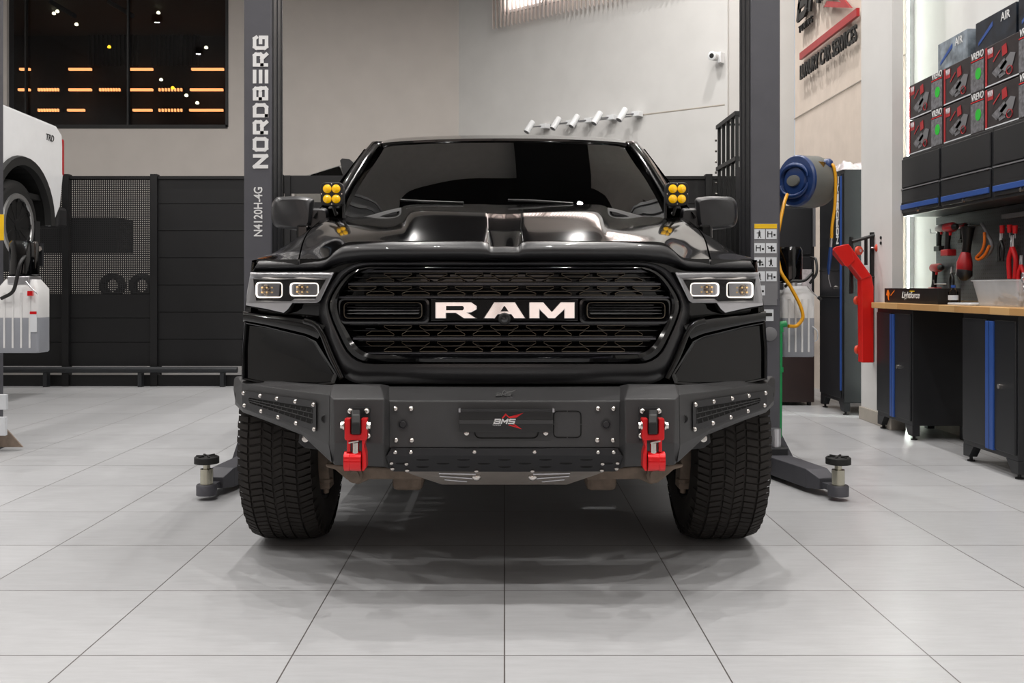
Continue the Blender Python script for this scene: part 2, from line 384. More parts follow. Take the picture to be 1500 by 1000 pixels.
# angled wall with the blind window
A0 = Vector((-.63, 13.7, 0)); E = Vector((1.137, -1, 0)) * (3.095 / 1.137); EL = E.length; e = E.normalized(); nw = Vector((-1, -1.137, 0)).normalized(); UZ = Vector((0, 0, 1))
def AW(px, py, d=0):
    k = (px - VX) / F; Y = 14.975 / (k + 1.137); return P(px, py, Y) + nw * d
def abox(mb, s0, s1, z0, z1, d0, d1):
    c = A0 + e * (s0 + s1) / 2 + nw * (d0 + d1) / 2 + UZ * (z0 + z1) / 2; return mb.obox(c, e, nw, UZ, (s1 - s0) / 2, abs(d1 - d0) / 2, (z1 - z0) / 2)
def sof(px): return (AW(px, 421) - A0).dot(e)
s0, s1 = sof(743), sof(1000)
mb = MB(); abox(mb, 0, s0, 0, ZC, -.2, 0); abox(mb, s1, EL, 0, ZC, -.2, 0); abox(mb, s0, s1, 0, 4.65, -.2, 0); abox(mb, s0, s1, 5.7, ZC, -.2, 0)
st(mb.build('wall_angled', 'wallw'))
mb = MB(); abox(mb, s0, s0 + .05, 4.65, 5.7, -.12, .02); abox(mb, s1 - .05, s1, 4.65, 5.7, -.12, .02); abox(mb, s0, s1, 4.65, 4.69, -.12, .02)
m_ = sof(800); abox(mb, m_ - .04, m_ + .04, 4.65, 5.7, -.12, .02); abox(mb, s0, s1, 5.15, 5.19, -.12, -.06)
w2 = st(mb.build('window_2', 'white'))
mb = MB(); abox(mb, s0, s1, 4.65, 5.7, -.16, -.15); mb.build('pane', mat('daylight_sky', '#ffffff', emit=3.5, ecol='#fff0ea'), w2)
mb = MB(); n = 46
for k in range(n):
    s = sof(731) + (s1 + .15 - sof(731)) * k / (n - 1); c = A0 + e * s + nw * .09 + UZ * (4.46 + 5.8) / 2
    q = Quaternion((0, 0, 1), R(112)); mb.obox(c, q @ e, q @ nw, UZ, .04, .0012, .67)
tag(mb.build('vertical_blind', mat('blind_fabric', '#e6dcd6', .9)), 'white vertical slat blind hanging over the bright high window', 'blind')
st(MB().box(2.465, 3.21, 11, 11.2, 0, ZC).build('wall_niche', 'wallw'))
# right wall: fluted cladding far, plain plaster near
rows = []
YS = [7.95 + i * .006 for i in range(int((11 - 7.95) / .006) + 1)]
for z in (0, ZC): rows.append([(3.21 + .016 * abs(sin((y - 7.95) * pi / .048)), y, z) for y in YS])
fl = MB().grid(rows, thick=(.1, 0, 0)); st(fl.build('wall_right_fluted', 'flute'))
st(MB().box(3.205, 3.212, 7.95, 11, P(1146, 185, 11.5).z - .004, P(1146, 185, 11.5).z + .004).build('trim_1', 'base'))
st(MB().box(3.21, 3.4, -6, 7.95, 0, ZC).build('wall_right', 'wallw'))
st(MB().box(2.83, 2.91, 7.25, 7.88, .1, ZC).build('wall_fin', 'wallw'))
st(MB().box(2.815, 2.925, 7.235, 7.895, 0, .1).build('baseboard_fin', 'base', bevel=.004))
st(MB().box(3.19, 3.21, 5.0, 7.9, 0, .1).build('baseboard_right', 'base'))
# LED strip tucked behind the fin
t = thing('led_strip', 'glowing white vertical strip light on the wall behind the white fin pillar', 'light', (3.18, 7.8, 0))
MB().box(3.17, 3.208, 7.78, 7.81, .1, 5.9).build('profile', 'silver', t)
MB().box(3.165, 3.171, 7.785, 7.805, .1, 5.9).build('diffuser', mat('strip_glow', '#ffffff', emit=75, ecol='#f4fff6'), t)

eW = Vector(e)
# ceiling lamps
def lamp(x, y, i):
    t = thing('ceiling_spotlight', 'round white ceiling spotlight above the workshop floor', 'lamp', (x, y, ZC - .22), 'ceiling spotlights')
    MB().lathe(t.location, (0, 0, 1), [(0, .08), (0, .095), (.1, .095), (.12, .06)], 24).build('housing', 'satin', t, smooth=40)
    l = bpy.data.lights.new('bulb', 'AREA'); l.shape = 'DISK'; l.size = .08; l.spread = R(165); l.energy = LAMP_W; l.color = (1, .965, .93)
    lo = bpy.data.objects.new('bulb', l); COL.objects.link(lo); lo.parent = t; lo.location = (0, 0, -.01)
for i, x in enumerate((-6.2, -3.6, -1.2, .9, 2.3)):
    for j, y in enumerate((.3, 2.6, 5, 7.4, 9.8)):
        lamp(x, y, i * 7 + j)

# ---------------------------------------------------------------- the pickup
TR = thing('pickup_truck', 'glossy black pickup truck with steel off-road bumper, red tow hooks and yellow pod lights', 'truck', (0, 4.16, 0))
def YF(u): return 3.34 + .26 * (abs(u) / 370) ** 2.2
def full(half, Yf=None):
    """half outline [(u,y[,Y])] from centre outwards -> closed both-sided outline"""
    g = lambda s, p: T(s, p[0], p[1], p[2] if len(p) > 2 else Yf(p[0]))
    return [g(1, p) for p in half] + [g(-1, p) for p in reversed(half)]
# hood and fender tops
r0 = [(0,361,3.40),(20,361,3.40),(34,353,3.40),(130,353,3.41),(160,353,3.42),(200,353.5,3.43),(234,356,3.45),(262,377,3.47),(300,379,3.5),(335,380,3.56),(361,382,3.64)]
r1 = [(0,334.5,3.58),(23,334,3.58),(34,333,3.58),(133,332,3.6),(152,337,3.6),(198,341,3.6),(240,345,3.62),(268,360,3.64),(297,366,3.66),(332,371,3.7),(361,377,3.78)]
r2 = [(0,313,3.85),(24,312,3.85),(35,311,3.85),(131,310,3.88),(156,325,3.88),(200,329,3.88),(240,332,3.9),(266,343,3.9),(293,352,3.92),(325,364,3.95),(353,378,4.0)]
r3 = [(0,305,4.2),(25,304.5,4.2),(36,304,4.2),(136,303,4.2),(158,318,4.2),(200,322,4.2),(242,325,4.2),(264,327,4.2),(285,338,4.2),(311,353,4.2),(345,376,4.2)]
r4 = [(0,300,4.62),(25,299.5,4.62),(36,299,4.62),(140,300,4.63),(160,314,4.64),(200,317,4.65),(242,319,4.66),(257,318,4.68),(268,322,4.7),(285,338,4.7),(307,362,4.7)]
HR = [r0, r1, r2, r3, r4]
half = [[T(1, *p) for p in r] for r in HR]
def mirr(r): return [Vector((-p.x, p.y, p.z)) for p in reversed(r[1:])] + r
hood = MB().grid(surf([mirr([p for p in r[:9]]) for r in half], 96, 40), thick=(0, 0, -.02))
hood.build('hood', 'paint', TR, smooth=50)
for s in (-1, 1):
    fr = [[T(s, *p) for p in r[8:]] for r in HR]
    fr = [[r[0] + Vector((s * .006, 0, -.001))] + r[1:] for r in fr]
    MB().grid(surf(fr, 16, 36), thick=(0, 0, -.02)).build('fender', 'paint', TR, smooth=60)
    # front corner wrapping to the side
    rows = []
    for z, xo in ((None, 0), (1.08, .006), (1.0, .012), (.92, .014), (.84, .016), (.76, .016), (.67, .01)):
        row = []
        for Y, x in ((3.62, .912), (3.66, .93), (3.74, .95), (3.9, .972), (4.2, .985), (4.45, .99), (4.7, .99)):
            zz = z if z is not None else {3.62: 1.13, 3.66: 1.137, 3.74: 1.142, 3.9: 1.15, 4.2: 1.17, 4.45: 1.19, 4.7: 1.22}[Y]
            row.append(Vector((s * (x + (xo if Y < 4.3 else xo * .5)), Y, zz)))
        rows.append(row)
    g = surf(rows, 24, 16)
    # cut the wheel arch out of the side
    mb = MB(); n = len(g[0])
    for i in range(len(g) - 1):
        for j in range(n - 1):
            c = (g[i][j] + g[i + 1][j + 1]) / 2
            if (c.y - 4.16) ** 2 + (c.z - .43) ** 2 > .5 ** 2: mb.add([g[i][j], g[i][j + 1], g[i + 1][j + 1], g[i + 1][j]], [(0, 1, 2, 3)])
    mb.build('fender_side', 'paint', TR, smooth=60, weld=True)
    arc = [Vector((s * .985, 4.16 + .5 * cos(a), .43 + .5 * sin(a))) for a in [pi * k / 24 for k in range(1, 17)]]
    MB().tube(arc, .012, 8).build('arch_trim', 'black', TR, smooth=60)
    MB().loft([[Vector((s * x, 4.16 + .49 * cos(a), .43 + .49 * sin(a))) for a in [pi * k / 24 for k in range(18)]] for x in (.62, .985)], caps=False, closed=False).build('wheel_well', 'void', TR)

# fascia behind the grille and lamps
rows = []
for y, dY in ((379, .05), (400, .045), (440, .04), (480, .05), (520, .09), (548, .10), (566, .10)):
    rows.append([T(1 if u >= 0 else -1, abs(u), y, YF(u) + dY + .0) for u in [(-1 + k / 24) * {379: 362, 400: 370, 440: 379, 480: 383, 520: 383, 548: 384, 566: 383}[y] for k in range(49)]])
MB().grid(rows, thick=(0, .03, 0)).build('front_fascia', 'paint', TR, smooth=60)
# satin lip under the hood edge
lip = []
path = [(0,361),(20,361),(34,354),(130,354),(190,354.5),(232,357),(247,365),(262,378),(300,380),(335,381),(360,382)]
low = [(0,382),(20,382),(34,382),(130,382),(190,382),(232,384),(255,390),(272,396),(305,397),(340,397),(369,397)]
def band(fr):
    out = []
    for (a, b) in zip(path, low):
        u = a[0] + (b[0] - a[0]) * fr; y = a[1] + (b[1] - a[1]) * fr
        out.append((u, y, YF(u) + .045 - .05 * sin(pi * (.15 + fr * .75)) + (.01 if fr == 0 else 0)))
    return out
rows = []
for fr in (0, .12, .3, .5, .7, .88, 1):
    h = [T(1, *p) for p in band(fr)]; rows.append(mirr(h))
MB().grid(surf(rows, 80, 14), thick=(0, .04, 0)).build('hood_lip_trim', 'satin', TR, smooth=60)

# grille surround
def hexloop(c, rad, dY, seg=5):
    pts = [(-c[0][0], c[0][1]), (c[0][0], c[0][1]), (c[1][0], c[1][1]), (c[2][0], c[2][1]), (c[3][0], c[3][1]), (-c[3][0], c[3][1]), (-c[2][0], c[2][1]), (-c[1][0], c[1][1])]
    n_ = seg + 1; stp = [1] * (8 * n_)
    for i_, k_ in enumerate((16, 2, 2, 2, 16, 2, 2, 2)): stp[i_ * n_ + seg] = k_
    return [T(1 if p.x >= 0 else -1, abs(p.x), p.y, YF(p.x) + dY) for p in subdiv(rounded(pts, rad, seg), stp)]
L = [hexloop([(232,384),(270,428),(274,468),(236,562)], 30, .05), hexloop([(230,385),(266,430),(270,468),(232,558)], 30, .0),
     hexloop([(227,387),(260,432),(262,462),(228,545)], 30, -.018), hexloop([(225,389),(258,434),(259,459),(225,533)], 30, -.012), hexloop([(224,390),(257,435),(258,458),(224,531)], 30, .004)]
MB().loft(L, caps=False).build('grille_outer_surround', 'satin', TR, smooth=50)
L = [hexloop([(224,390),(256.5,435),(257.5,458),(223,531)], 30, .004), hexloop([(222,390.5),(255,435),(256,458),(222,530)], 30, -.02), hexloop([(218,392),(250,434),(250,459),(216,525)], 28, -.024),
     hexloop([(214,394),(245,433),(245,460),(211,520)], 26, -.012), hexloop([(212,395),(243,433),(243,460),(209,518)], 26, .03), hexloop([(212,395),(243,433),(243,460),(209,518)], 26, .07)]
MB().loft(L, caps=False).build('grille_frame', 'paint', TR, smooth=40)
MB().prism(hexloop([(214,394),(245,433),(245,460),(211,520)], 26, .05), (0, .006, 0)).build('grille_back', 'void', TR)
# grille bars
def gx(y):   # half width of the opening at row y
    if y < 433: return 212 + (y - 395) / 38 * 31 - (6 if y < 405 else 0)
    if y < 460: return 243
    return 243 - (y - 460) / 58 * 34 - (6 if y > 508 else 0)
def bar(y0, y1, d0, d1, u0=None, u1=None):
    ym = (y0 + y1) / 2; w = gx(ym); rows = []
    for fr, dd in ((0, 1), (.25, 0), (.75, 0), (1, 1)):
        y = y0 + (y1 - y0) * fr
        a, b = (-w if u0 is None else u0), (w if u1 is None else u1)
        rows.append([T(1 if u >= 0 else -1, abs(u), y, YF(u) + (d1 if dd else d0)) for u in [a + (b - a) * k / 24 for k in range(25)]])
    return rows
for y0, y1 in ((395, 398.5), (413.5, 418), (433.5, 437.5), (471.5, 475), (493.5, 498.5), (516, 519)):
    MB().grid(bar(y0, y1, -.006, .012), thick=(0, .02, 0)).build('grille_bar', 'gun', TR, smooth=50)
# honeycomb cells: thin outlined half hexagons
def cells(yt, yb, sh, name='grille_mesh'):
    edge = MB(); body = MB(); p = 52; ym = (yt + yb) / 2; w = gx(ym) - 6; k0 = -6
    hh = yb - yt
    for k in range(-6, 7):
        c = k * p + sh
        up = [(-18, yt + 1), (18, yt + 1)]
        for (dx, a, b, kind) in ((0, yt, ym, 0), (26, ym - 1, yb, 1)):
            cc = c + dx
            if kind == 0: pts = [(cc - 20, yt + 1.5), (cc + 20, yt + 1.5), (cc + 20, yt + 3.8), (cc + 13, ym - .8), (cc - 13, ym - .8), (cc - 20, yt + 3.8)]
            else: pts = [(cc - 13, ym + .8), (cc + 13, ym + .8), (cc + 20, yb - 3.8), (cc + 20, yb - 1.5), (cc - 20, yb - 1.5), (cc - 20, yb - 3.8)]
            if max(abs(q[0]) for q in pts) > w: continue
            P3 = [T(1 if q[0] >= 0 else -1, abs(q[0]), q[1], YF(q[0]) + .012) for q in pts]
            edge.tube(P3 + [P3[0]], .0009, 4)
            cen = sum(P3, Vector()) / 6
            ins = [cen + (q - cen) * .8 for q in P3]
            body.loft([[q + Vector((0, .001, 0)) for q in P3], [q + Vector((0, .03, 0)) for q in ins]], caps=False)
    # webs between the cells
    for y in (yt + .5, ym, yb - .5):
        body.grid(bar(y - 1.1, y + 1.1, .014, .02), thick=(0, .012, 0))
    e = body.build(name, 'grille', TR, smooth=30); edge.build('cell_edge', 'gedge', e)
cells(398.5, 413.5, 0); cells(418, 433.5, 0); cells(475, 493, 0); cells(498.5, 516, 26)
# side inserts
for s in (-1, 1):
    def il(x0, x1, y0, y1, r, d): return [T(s, p.x, p.y, YF(p.x) + d) for p in subdiv(rounded([(x0, y0), (x1, y0), (x1, y1), (x0, y1)], r, 4), [6 if i_ in (4, 14) else 1 for i_ in range(20)])]
    L = [il(110, 243, 437, 473.5, 9, .02), il(110, 243, 437, 473.5, 9, -.014), il(113, 241, 439.5, 471, 8, -.016), il(118, 237, 442, 468.5, 8, .006), il(121, 235, 443, 466, 7, -.004), il(124, 232, 446, 463, 6, .01), il(124, 232, 446, 463, 6, .034)]
    o = MB().loft(L, caps=False).build('grille_insert', 'grille', TR, smooth=30)
    for y in (450, 454.5, 459):
        MB().grid([[T(s, u, y - .8, YF(u) + .012) for u in (126, 178, 231)], [T(s, u, y + .8, YF(u) + .010) for u in (126, 178, 231)]], thick=(0, .012, 0)).build('slat', 'satin', o)
    e = il(121, 235, 443, 466, 7, -.005)
    MB().tube(e + [e[0]], .0012, 4).build('edge_line', 'gedge', o)
bp_ = [T(1 if u > 0 else -1, abs(u), y, 3.352) for u, y in ((-108, 438), (108, 438), (108, 470), (-108, 470))]
MB().prism(bp_, (0, .015, 0)).build('badge_plate', 'grille', TR, bevel=.002)
# chrome letters
def px2(u, y): return T(1 if u >= 0 else -1, abs(u), y, 3.337 + (454 - y) / F * 3.34 * .10)
LT = {'R': (-101.5, [[(0,0),(16,0),(16,8),(30,8),(42,0),(62,0),(48,8.5),(53,9),(61,13),(61,19),(53,24.5),(0,24.5)]], [[(16,12.2),(40,12.2),(42,14),(42,17),(40,18.6),(16,18.6)]]),
      'A': (-31, [[(0,0),(17,0),(21.5,6),(40.5,6),(45,0),(62,0),(46.5,24.5),(15.5,24.5)]], [[(25,10.5),(37,10.5),(31.5,18.5),(30.5,18.5)]]),
      'M': (36, [[(0,0),(15.5,0),(15.5,13),(28,0),(38,0),(51.5,13),(51.5,0),(67,0),(67,24.5),(46,24.5),(33.3,10.5),(21,24.5),(0,24.5)]], [])}
for k, (x0, polys, holes) in LT.items():
    mb = MB()
    for pl in polys: mb.prism([px2(x0 + a, 466.5 - b) for a, b in pl], (0, .014, 0))
    o = mb.build('chrome_letter', 'chrome', TR, bevel=.0022, seg=3)
    for h in holes: MB().prism([px2(x0 + a, 466.5 - b) + Vector((0, -.0010, 0)) for a, b in h], (0, .003, 0)).build('counter', 'void', o)
c = P(739, 467, 3.325)
o = MB().lathe(c + Vector((0, .02, 0)), (0, -1, 0), [(0, .021), (.012, .021), (.016, .017), (.016, .012)], 24).build('front_camera', 'black', TR, smooth=40)
MB().lathe(c + Vector((0, .004, 0)), (0, -1, 0), [(0, .0115), (.001, .0115), (.004, .004)], 20).build('camera_lens', mat('lens_dark', '#08080c', .05, 0, 1), o, smooth=60)

# headlights
for s in (-1, 1):
    def hp(pts, d): return [T(s, u, y, YF(u) + d) for u, y in pts]
    o = MB().prism(hp([(248.5,398),(300,397.5),(371,398),(377,425),(379.5,449),(350,454),(323,460.5),(315,455),(311,445),(278,444),(268,437)], -.004), (0, .05, 0)).build('headlight', 'void', TR, bevel=.003)
    # upper chrome bar with a rolled section
    rows = [[T(s, u, y, YF(u) + d) for u in (262 - (y - 398) * .55, 290, 320, 345, 372 + (y - 398) * .15)] for y, d in ((398.5, -.004), (400, -.014), (403, -.016), (407, -.012), (409.8, -.002))]
    rows = [[T(s, 251 + (y - 398) * .6, y, YF(255) + d)] + r[1:] for r, (y, d) in zip(rows, ((398.5, -.004), (400, -.014), (403, -.016), (407, -.012), (409.8, -.002)))]
    MB().grid(rows, thick=(0, .006, 0)).build('chrome_bar', 'silver', o, smooth=60)
    # inner slanted strip and lower silver sweep
    MB().prism(hp([(250,399),(256,399),(277,437),(274,443),(270,440)], -.012), (0, .01, 0)).build('side_strip', 'silver', o, bevel=.002)
    MB().prism(hp([(270,437.5),(308,437.5),(313,441),(364,440),(369,400),(372,400),(377,425),(379,447),(350,452),(323.5,458),(317,452.5),(311,443.5),(275,443.5)], -.010), (0, .008, 0)).build('lower_reflector', 'silver', o, bevel=.002)
    for (a, b, y0, y1) in ((325, 364.5, 413, 436.2), (272, 314.5, 413.8, 434)):
        mk = lambda i, d: [T(s, p.x, p.y, YF((a + b) / 2) + d + (p.x - (a + b) / 2) * .0006) for p in rounded([(a + i, y0 + i), (b - i, y0 + i), (b - i, y1 - i), (a + i, y1 - i)], 6 - i, 4)]
        l = MB().loft([mk(0, -.006), mk(0, -.018), mk(1.6, -.018), mk(2, -.006)], caps=False).build('lamp_ring', 'white_em', o, smooth=30)
        MB().loft([mk(1.8, -.014), mk(4, .0), mk(5, .012)], caps=True).build('lamp_bowl', 'silver', l, smooth=30)
        c = T(s, (a + b) / 2 + 2, (y0 + y1) / 2, YF((a + b) / 2) - .004)
        MB().lathe(c, (0, -1, 0), [(0, .024), (.006, .022), (.011, .014), (.013, .0)], 24).build('projector_lens', 'lens', l, smooth=60)
        mb = MB()
        for i in range(3):
            for j in range(2): mb.obox(c + Vector(((i - 1) * .018, -.012, (j - .5) * .017)), (1, 0, 0), (0, 1, 0), (0, 0, 1), .003, .003, .003)
        mb.build('led_cluster', mat('led_warm', '#ffcf8a', .3, emit=.25, ecol='#ffd9a0'), l, bevel=.001)
    MB().grid([[T(s, u, y, YF(u) - .024) for u in (253 + (y - 398) * .42, 290, 320, 350, 371 + (y - 398) * .17)] for y in (398.5, 410, 425, 438, 444)], thick=(0, .003, 0)).build('lamp_cover', 'clear', o, smooth=60)

    # black panel sweeping under the headlight
    up = [(383, 456), (350, 461), (318, 464), (290, 468), (262, 476)]; dn = [(383, 470), (350, 476), (318, 483), (290, 490), (274, 497)]
    mid = [((a[0] + b[0]) / 2, (a[1] + b[1]) / 2) for a, b in zip(up, dn)]
    rows = [[T(s, u, y, YF(u) + d) for u, y in l] for l, d in ((up, .02), (up, -.004), (mid, -.016), (dn, -.006), (dn, .03))]
    MB().grid(surf(rows, 16, 10), thick=(0, .01, 0)).build('under_lamp_panel', 'paint', TR, smooth=60)
    # corner blanking panel
    edge = [(382, 471), (350, 477), (318, 485), (291, 491.5), (275, 499), (262, 520), (243, 550), (247, 562), (300, 566), (350, 563), (385, 556), (385, 510)]
    cu, cy = 325, 525
    def el(f, d): return [T(s, cu + (u - cu) * f, cy + (y - cy) * f, YF(cu + (u - cu) * f) + d) for u, y in edge]
    MB().loft([el(1, .04), el(1, .004), el(.975, -.008), el(.93, -.004), el(.9, .008), el(.5, .012)], caps=True).build('corner_panel', 'paint', TR, smooth=35)
    # slanted body line from lamp to bumper
    pl = [T(s, u, y, YF(u) - .008) for u, y in ((292, 470), (276, 476), (266, 490), (254, 520), (238, 554))]
    MB().tube(curve(pl, 20), .012, 10).build('body_crease', 'paint', TR, smooth=60)
    pl = [T(s, u, y, YF(u) - .004) for u, y in ((284, 470), (284, 491))]
    MB().tube(pl, .0015, 5).build('panel_seam', 'gedge', TR)

# windscreen, pillars, roof, cab
wt = [(0, 203.5, 5.36), (60, 204, 5.36), (120, 206, 5.37), (165, 209, 5.39), (186, 214, 5.41)]
wm = [(0, 250, 5.0), (70, 250, 5.0), (140, 251, 5.02), (185, 254, 5.05), (212, 258, 5.08)]
wb = [(0, 303, 4.66), (80, 303, 4.66), (152, 305, 4.67), (205, 318, 4.69), (246, 321, 4.72)]
rows = [mirr([T(1, *p) for p in r]) for r in (wt, wm, wb)]
MB().grid(surf(rows, 32, 12), thick=(0, .006, 0)).build('windscreen', 'glass', TR, smooth=60)
# frit border along the bottom
MB().grid(surf([mirr([T(1, u, y - 1, Y - .004) for u, y, Y in wb]), mirr([T(1, *p) for p in ((0, 305, 4.58), (80, 305, 4.58), (150, 308, 4.6), (200, 321, 4.62), (252, 325, 4.64))])], 32, 3), thick=(0, .006, 0)).build('cowl_panel', 'rubber2', TR, smooth=60)
for s in (-1, 1):
    a = [T(s, u, y, Y) for u, y, Y in ((186, 207.5, 5.4), (204, 230, 5.22), (224, 261, 5.02), (238, 284, 4.88), (249, 305, 4.76))]
    mb = MB(); loops = []
    cv = curve(a, 16)
    for p in cv:
        loops.append([p + Vector((s * dx, dy, dz)) for dx, dy, dz in ((-.028, -.012, 0), (.0, -.022, 0), (.03, .0, 0), (.045, .06, 0), (.02, .08, 0), (-.03, .03, 0))])
    mb.loft(loops).build('windscreen_pillar', 'paint', TR, smooth=40)
    # side glass, doors, bed sides
    z0 = 1.3
    def sx(z): return .99 - max(0, z - 1.25) * .40
    pts = [(4.85, 1.38), (5.45, 1.80), (6.9, 1.82), (7.0, 1.38)]
    MB().prism([(s * sx(z), y, z) for y, z in pts], (-s * .006, 0, 0)).build('side_window', 'tint', TR)
    for y in (5.95, 6.98):
        MB().obox((s * sx(1.6), y, 1.6), (0, 1, 0), (s * -.4, 0, 1), (1, 0, .4), .045, .25, .012).build('door_pillar', 'paint', TR)
    poly = [(4.7, .62)] + [(4.72, .55), (7.2, .55)] + [(7.73 - .5 * cos(a), .43 + .5 * sin(a)) for a in [pi * k / 14 for k in range(1, 14)]] + [(8.3, .6), (9.0, .65), (9.02, 1.36), (7.05, 1.36), (4.72, 1.34)]
    MB().prism([(s * .99, y, z) for y, z in poly], (-s * .06, 0, 0)).build('body_side', 'paint', TR, bevel=.012)
    for y in (5.35, 6.4): MB().box(min(s * .99, s * 1.03), max(s * .99, s * 1.03), y, y + .16, 1.2, 1.23).build('door_handle', 'paint', TR, bevel=.008)
    MB().box(min(s * .92, s * 1.0), max(s * .92, s * 1.0), 4.8, 7.1, .42, .46).build('side_step', 'black', TR, bevel=.01)
rt = [(0, 198.8, 5.9), (60, 199, 5.9), (110, 200.5, 5.9), (150, 203, 5.9), (172, 207, 5.9), (182, 214, 5.9)]
rf = [(0, 202.5, 5.34), (60, 203, 5.34), (120, 205, 5.35), (160, 207.5, 5.37), (182, 210, 5.38), (190, 217, 5.39)]
rows = [mirr([T(1, *p) for p in rf]), mirr([T(1, *p) for p in rt]), mirr([Vector((x, 6.5, z)) for x, z in ((0, 1.935), (.25, 1.93), (.45, 1.92), (.61, 1.9), (.7, 1.87), (.74, 1.83))]), mirr([Vector((x, 7.05, z)) for x, z in ((0, 1.88), (.25, 1.875), (.45, 1.865), (.61, 1.85), (.69, 1.83), (.73, 1.8))])]
MB().grid(surf(rows, 40, 24), thick=(0, 0, -.03)).build('roof', 'paint', TR, smooth=60)
MB().box(-.68, .68, 5.45, 7.0, 1.775, 1.79).build('headliner', 'cream', TR)
MB().prism([(-.8, 7.06, 1.36), (.8, 7.06, 1.36), (.72, 7.02, 1.8), (-.72, 7.02, 1.8)], (0, .01, 0)).build('rear_window', 'tint', TR)
MB().box(-.93, .93, 7.08, 7.12, .7, 1.36).box(-.93, .93, 8.95, 9.02, .7, 1.36).box(-.93, .93, 7.1, 9.0, .7, .74).build('cargo_bed', 'black', TR)
MB().box(-.9, .9, 4.75, 7.05, .6, .66).box(-.9, .9, 4.55, 4.7, .6, 1.3).build('cab_floor', 'void', TR)
dash = [[Vector((x, y, z)) for x in [-.82 + 1.64 * k / 20 for k in range(21)]] for y, z in ((4.84, 1.37), (5.0, 1.385), (5.2, 1.36), (5.3, 1.28), (5.32, 1.0))]
for r in dash:
    for p in r: p.z += .03 * math.exp(-((p.x - .38) / .2) ** 2)
MB().grid(dash, thick=(0, .02, -.02)).build('dashboard', 'seat', TR, smooth=60)
for x in (-.42, .42):
    MB().box(x - .26, x + .26, 5.75, 6.25, .95, 1.1).build('seat_cushion', 'seat', TR, bevel=.05)
    MB().obox((x, 6.25, 1.36), (1, 0, 0), (0, 1, -.2), (0, .2, 1), .25, .07, .3).build('seat_back', 'seat', TR, bevel=.06)
    MB().obox((x, 6.33, 1.66), (1, 0, 0), (0, 1, 0), (0, 0, 1), .13, .05, .09).build('headrest', 'seat', TR, bevel=.04)
sw = [Vector((.4 + .19 * cos(a), 5.42 + .07 * sin(a), 1.33 + .18 * sin(a))) for a in [2 * pi * k / 28 for k in range(29)]]
MB().tube(sw, .015, 8).build('steering_wheel', 'black', TR, smooth=60)
MB().box(-.14, .12, 5.3, 5.33, 1.69, 1.76).build('rear_view_mirror', 'black', TR, bevel=.012)
MB().prism([T(1, *p) for p in ((160, 216, 5.33), (176, 217, 5.34), (182, 226, 5.30), (163, 225, 5.28))], (0, .002, 0)).build('screen_sticker', 'label', TR)
# wipers
for pts in (((-152, 293, 4.70), (-120, 295, 4.68), (-60, 297, 4.64), (-95, 296, 4.66)), ((5, 293, 4.64), (40, 294, 4.64), (100, 298, 4.66), (60, 297, 4.66))):
    a = [T(1 if u > 0 else -1, abs(u), y, Y - .03) for u, y, Y in pts[:3]]
    o = MB().tube(curve(a, 12), .006, 6).build('wiper_arm', 'black', TR, smooth=60)
for s in (-1, 1):
    # door mirrors
    def mp(u, y, Y): return T(s, u, y, Y)
    def ml(Y, f, pts): 
        cu = sum(p[0] for p in pts) / len(pts); cy = sum(p[1] for p in pts) / len(pts)
        return [T(s, cu + (p.x - cu) * f, cy + (p.y - cy) * f, Y) for p in rounded(pts, 6, 4)]
    sh = [(280, 289), (333, 287), (341, 296), (341, 325), (334, 336), (305, 338), (284, 332), (272, 322), (272, 307)]
    sh = [(278, 290), (300, 287), (334, 288), (341, 297), (342, 322), (336, 333), (300, 338), (282, 333)]
    MB().loft([ml(4.865, .8, sh), ml(4.88, .92, sh), ml(4.92, .99, sh), ml(5.0, 1, sh), ml(5.06, .99, sh)]).build('mirror_housing', 'satin', TR, smooth=50)
    arm = [(258, 305), (300, 304), (306, 318), (300, 336), (270, 333), (256, 322)]
    MB().loft([ml(4.9, .8, arm), ml(4.93, 1, arm), ml(5.05, 1, arm)]).build('mirror_arm', 'satin', TR, smooth=50)
    MB().prism([T(s, u, y, 4.885) for u, y in ((320, 313), (338, 312), (340, 321), (316, 322))], (0, .01, 0)).build('turn_signal', 'greyp', TR, bevel=.002)
    # amber pod lights beside the windscreen
    c = T(s, 252, 284.5, 4.45)
    o = MB().loft([[c + Vector((p.x, dy, p.y)) for p in rounded([(-w, -w), (w, -w), (w, w), (-w, w)], r_, 4)] for dy, w, r_ in ((-.02, .049, .02), (-.012, .051, .022), (.03, .05, .02), (.05, .035, .012))]).build('pod_light', 'black', TR, smooth=40)
    for dx in (-.0197, .0197):
        for dz in (-.0225, .0225):
            MB().lathe(c + Vector((dx, -.02, dz)), (0, -1, 0), [(-.004, .0195), (.002, .0192), (.006, .015), (.008, .0)], 20).build('amber_lens', 'yellow', o, smooth=60)
    for dx, dz in ((0, .045), (0, -.045), (.045, 0), (-.045, 0)):
        MB().lathe(c + Vector((dx, -.02, dz)), (0, -1, 0), [(0, .003), (.002, .0025)], 8).build('screw', 'bolt', o)
    MB().tube([c + Vector((-s * .0, .02, -.05)), c + Vector((-s * .01, .03, -.09)), T(s, 246, 312, 4.5)], .007, 8).build('pod_bracket', 'black', o)
    MB().obox(c + Vector((-s * .045, .03, -.045)), (1, 0, 0), (0, 1, 0), (0, 0, 1), .004, .015, .06).build('bracket_plate', 'black', o)

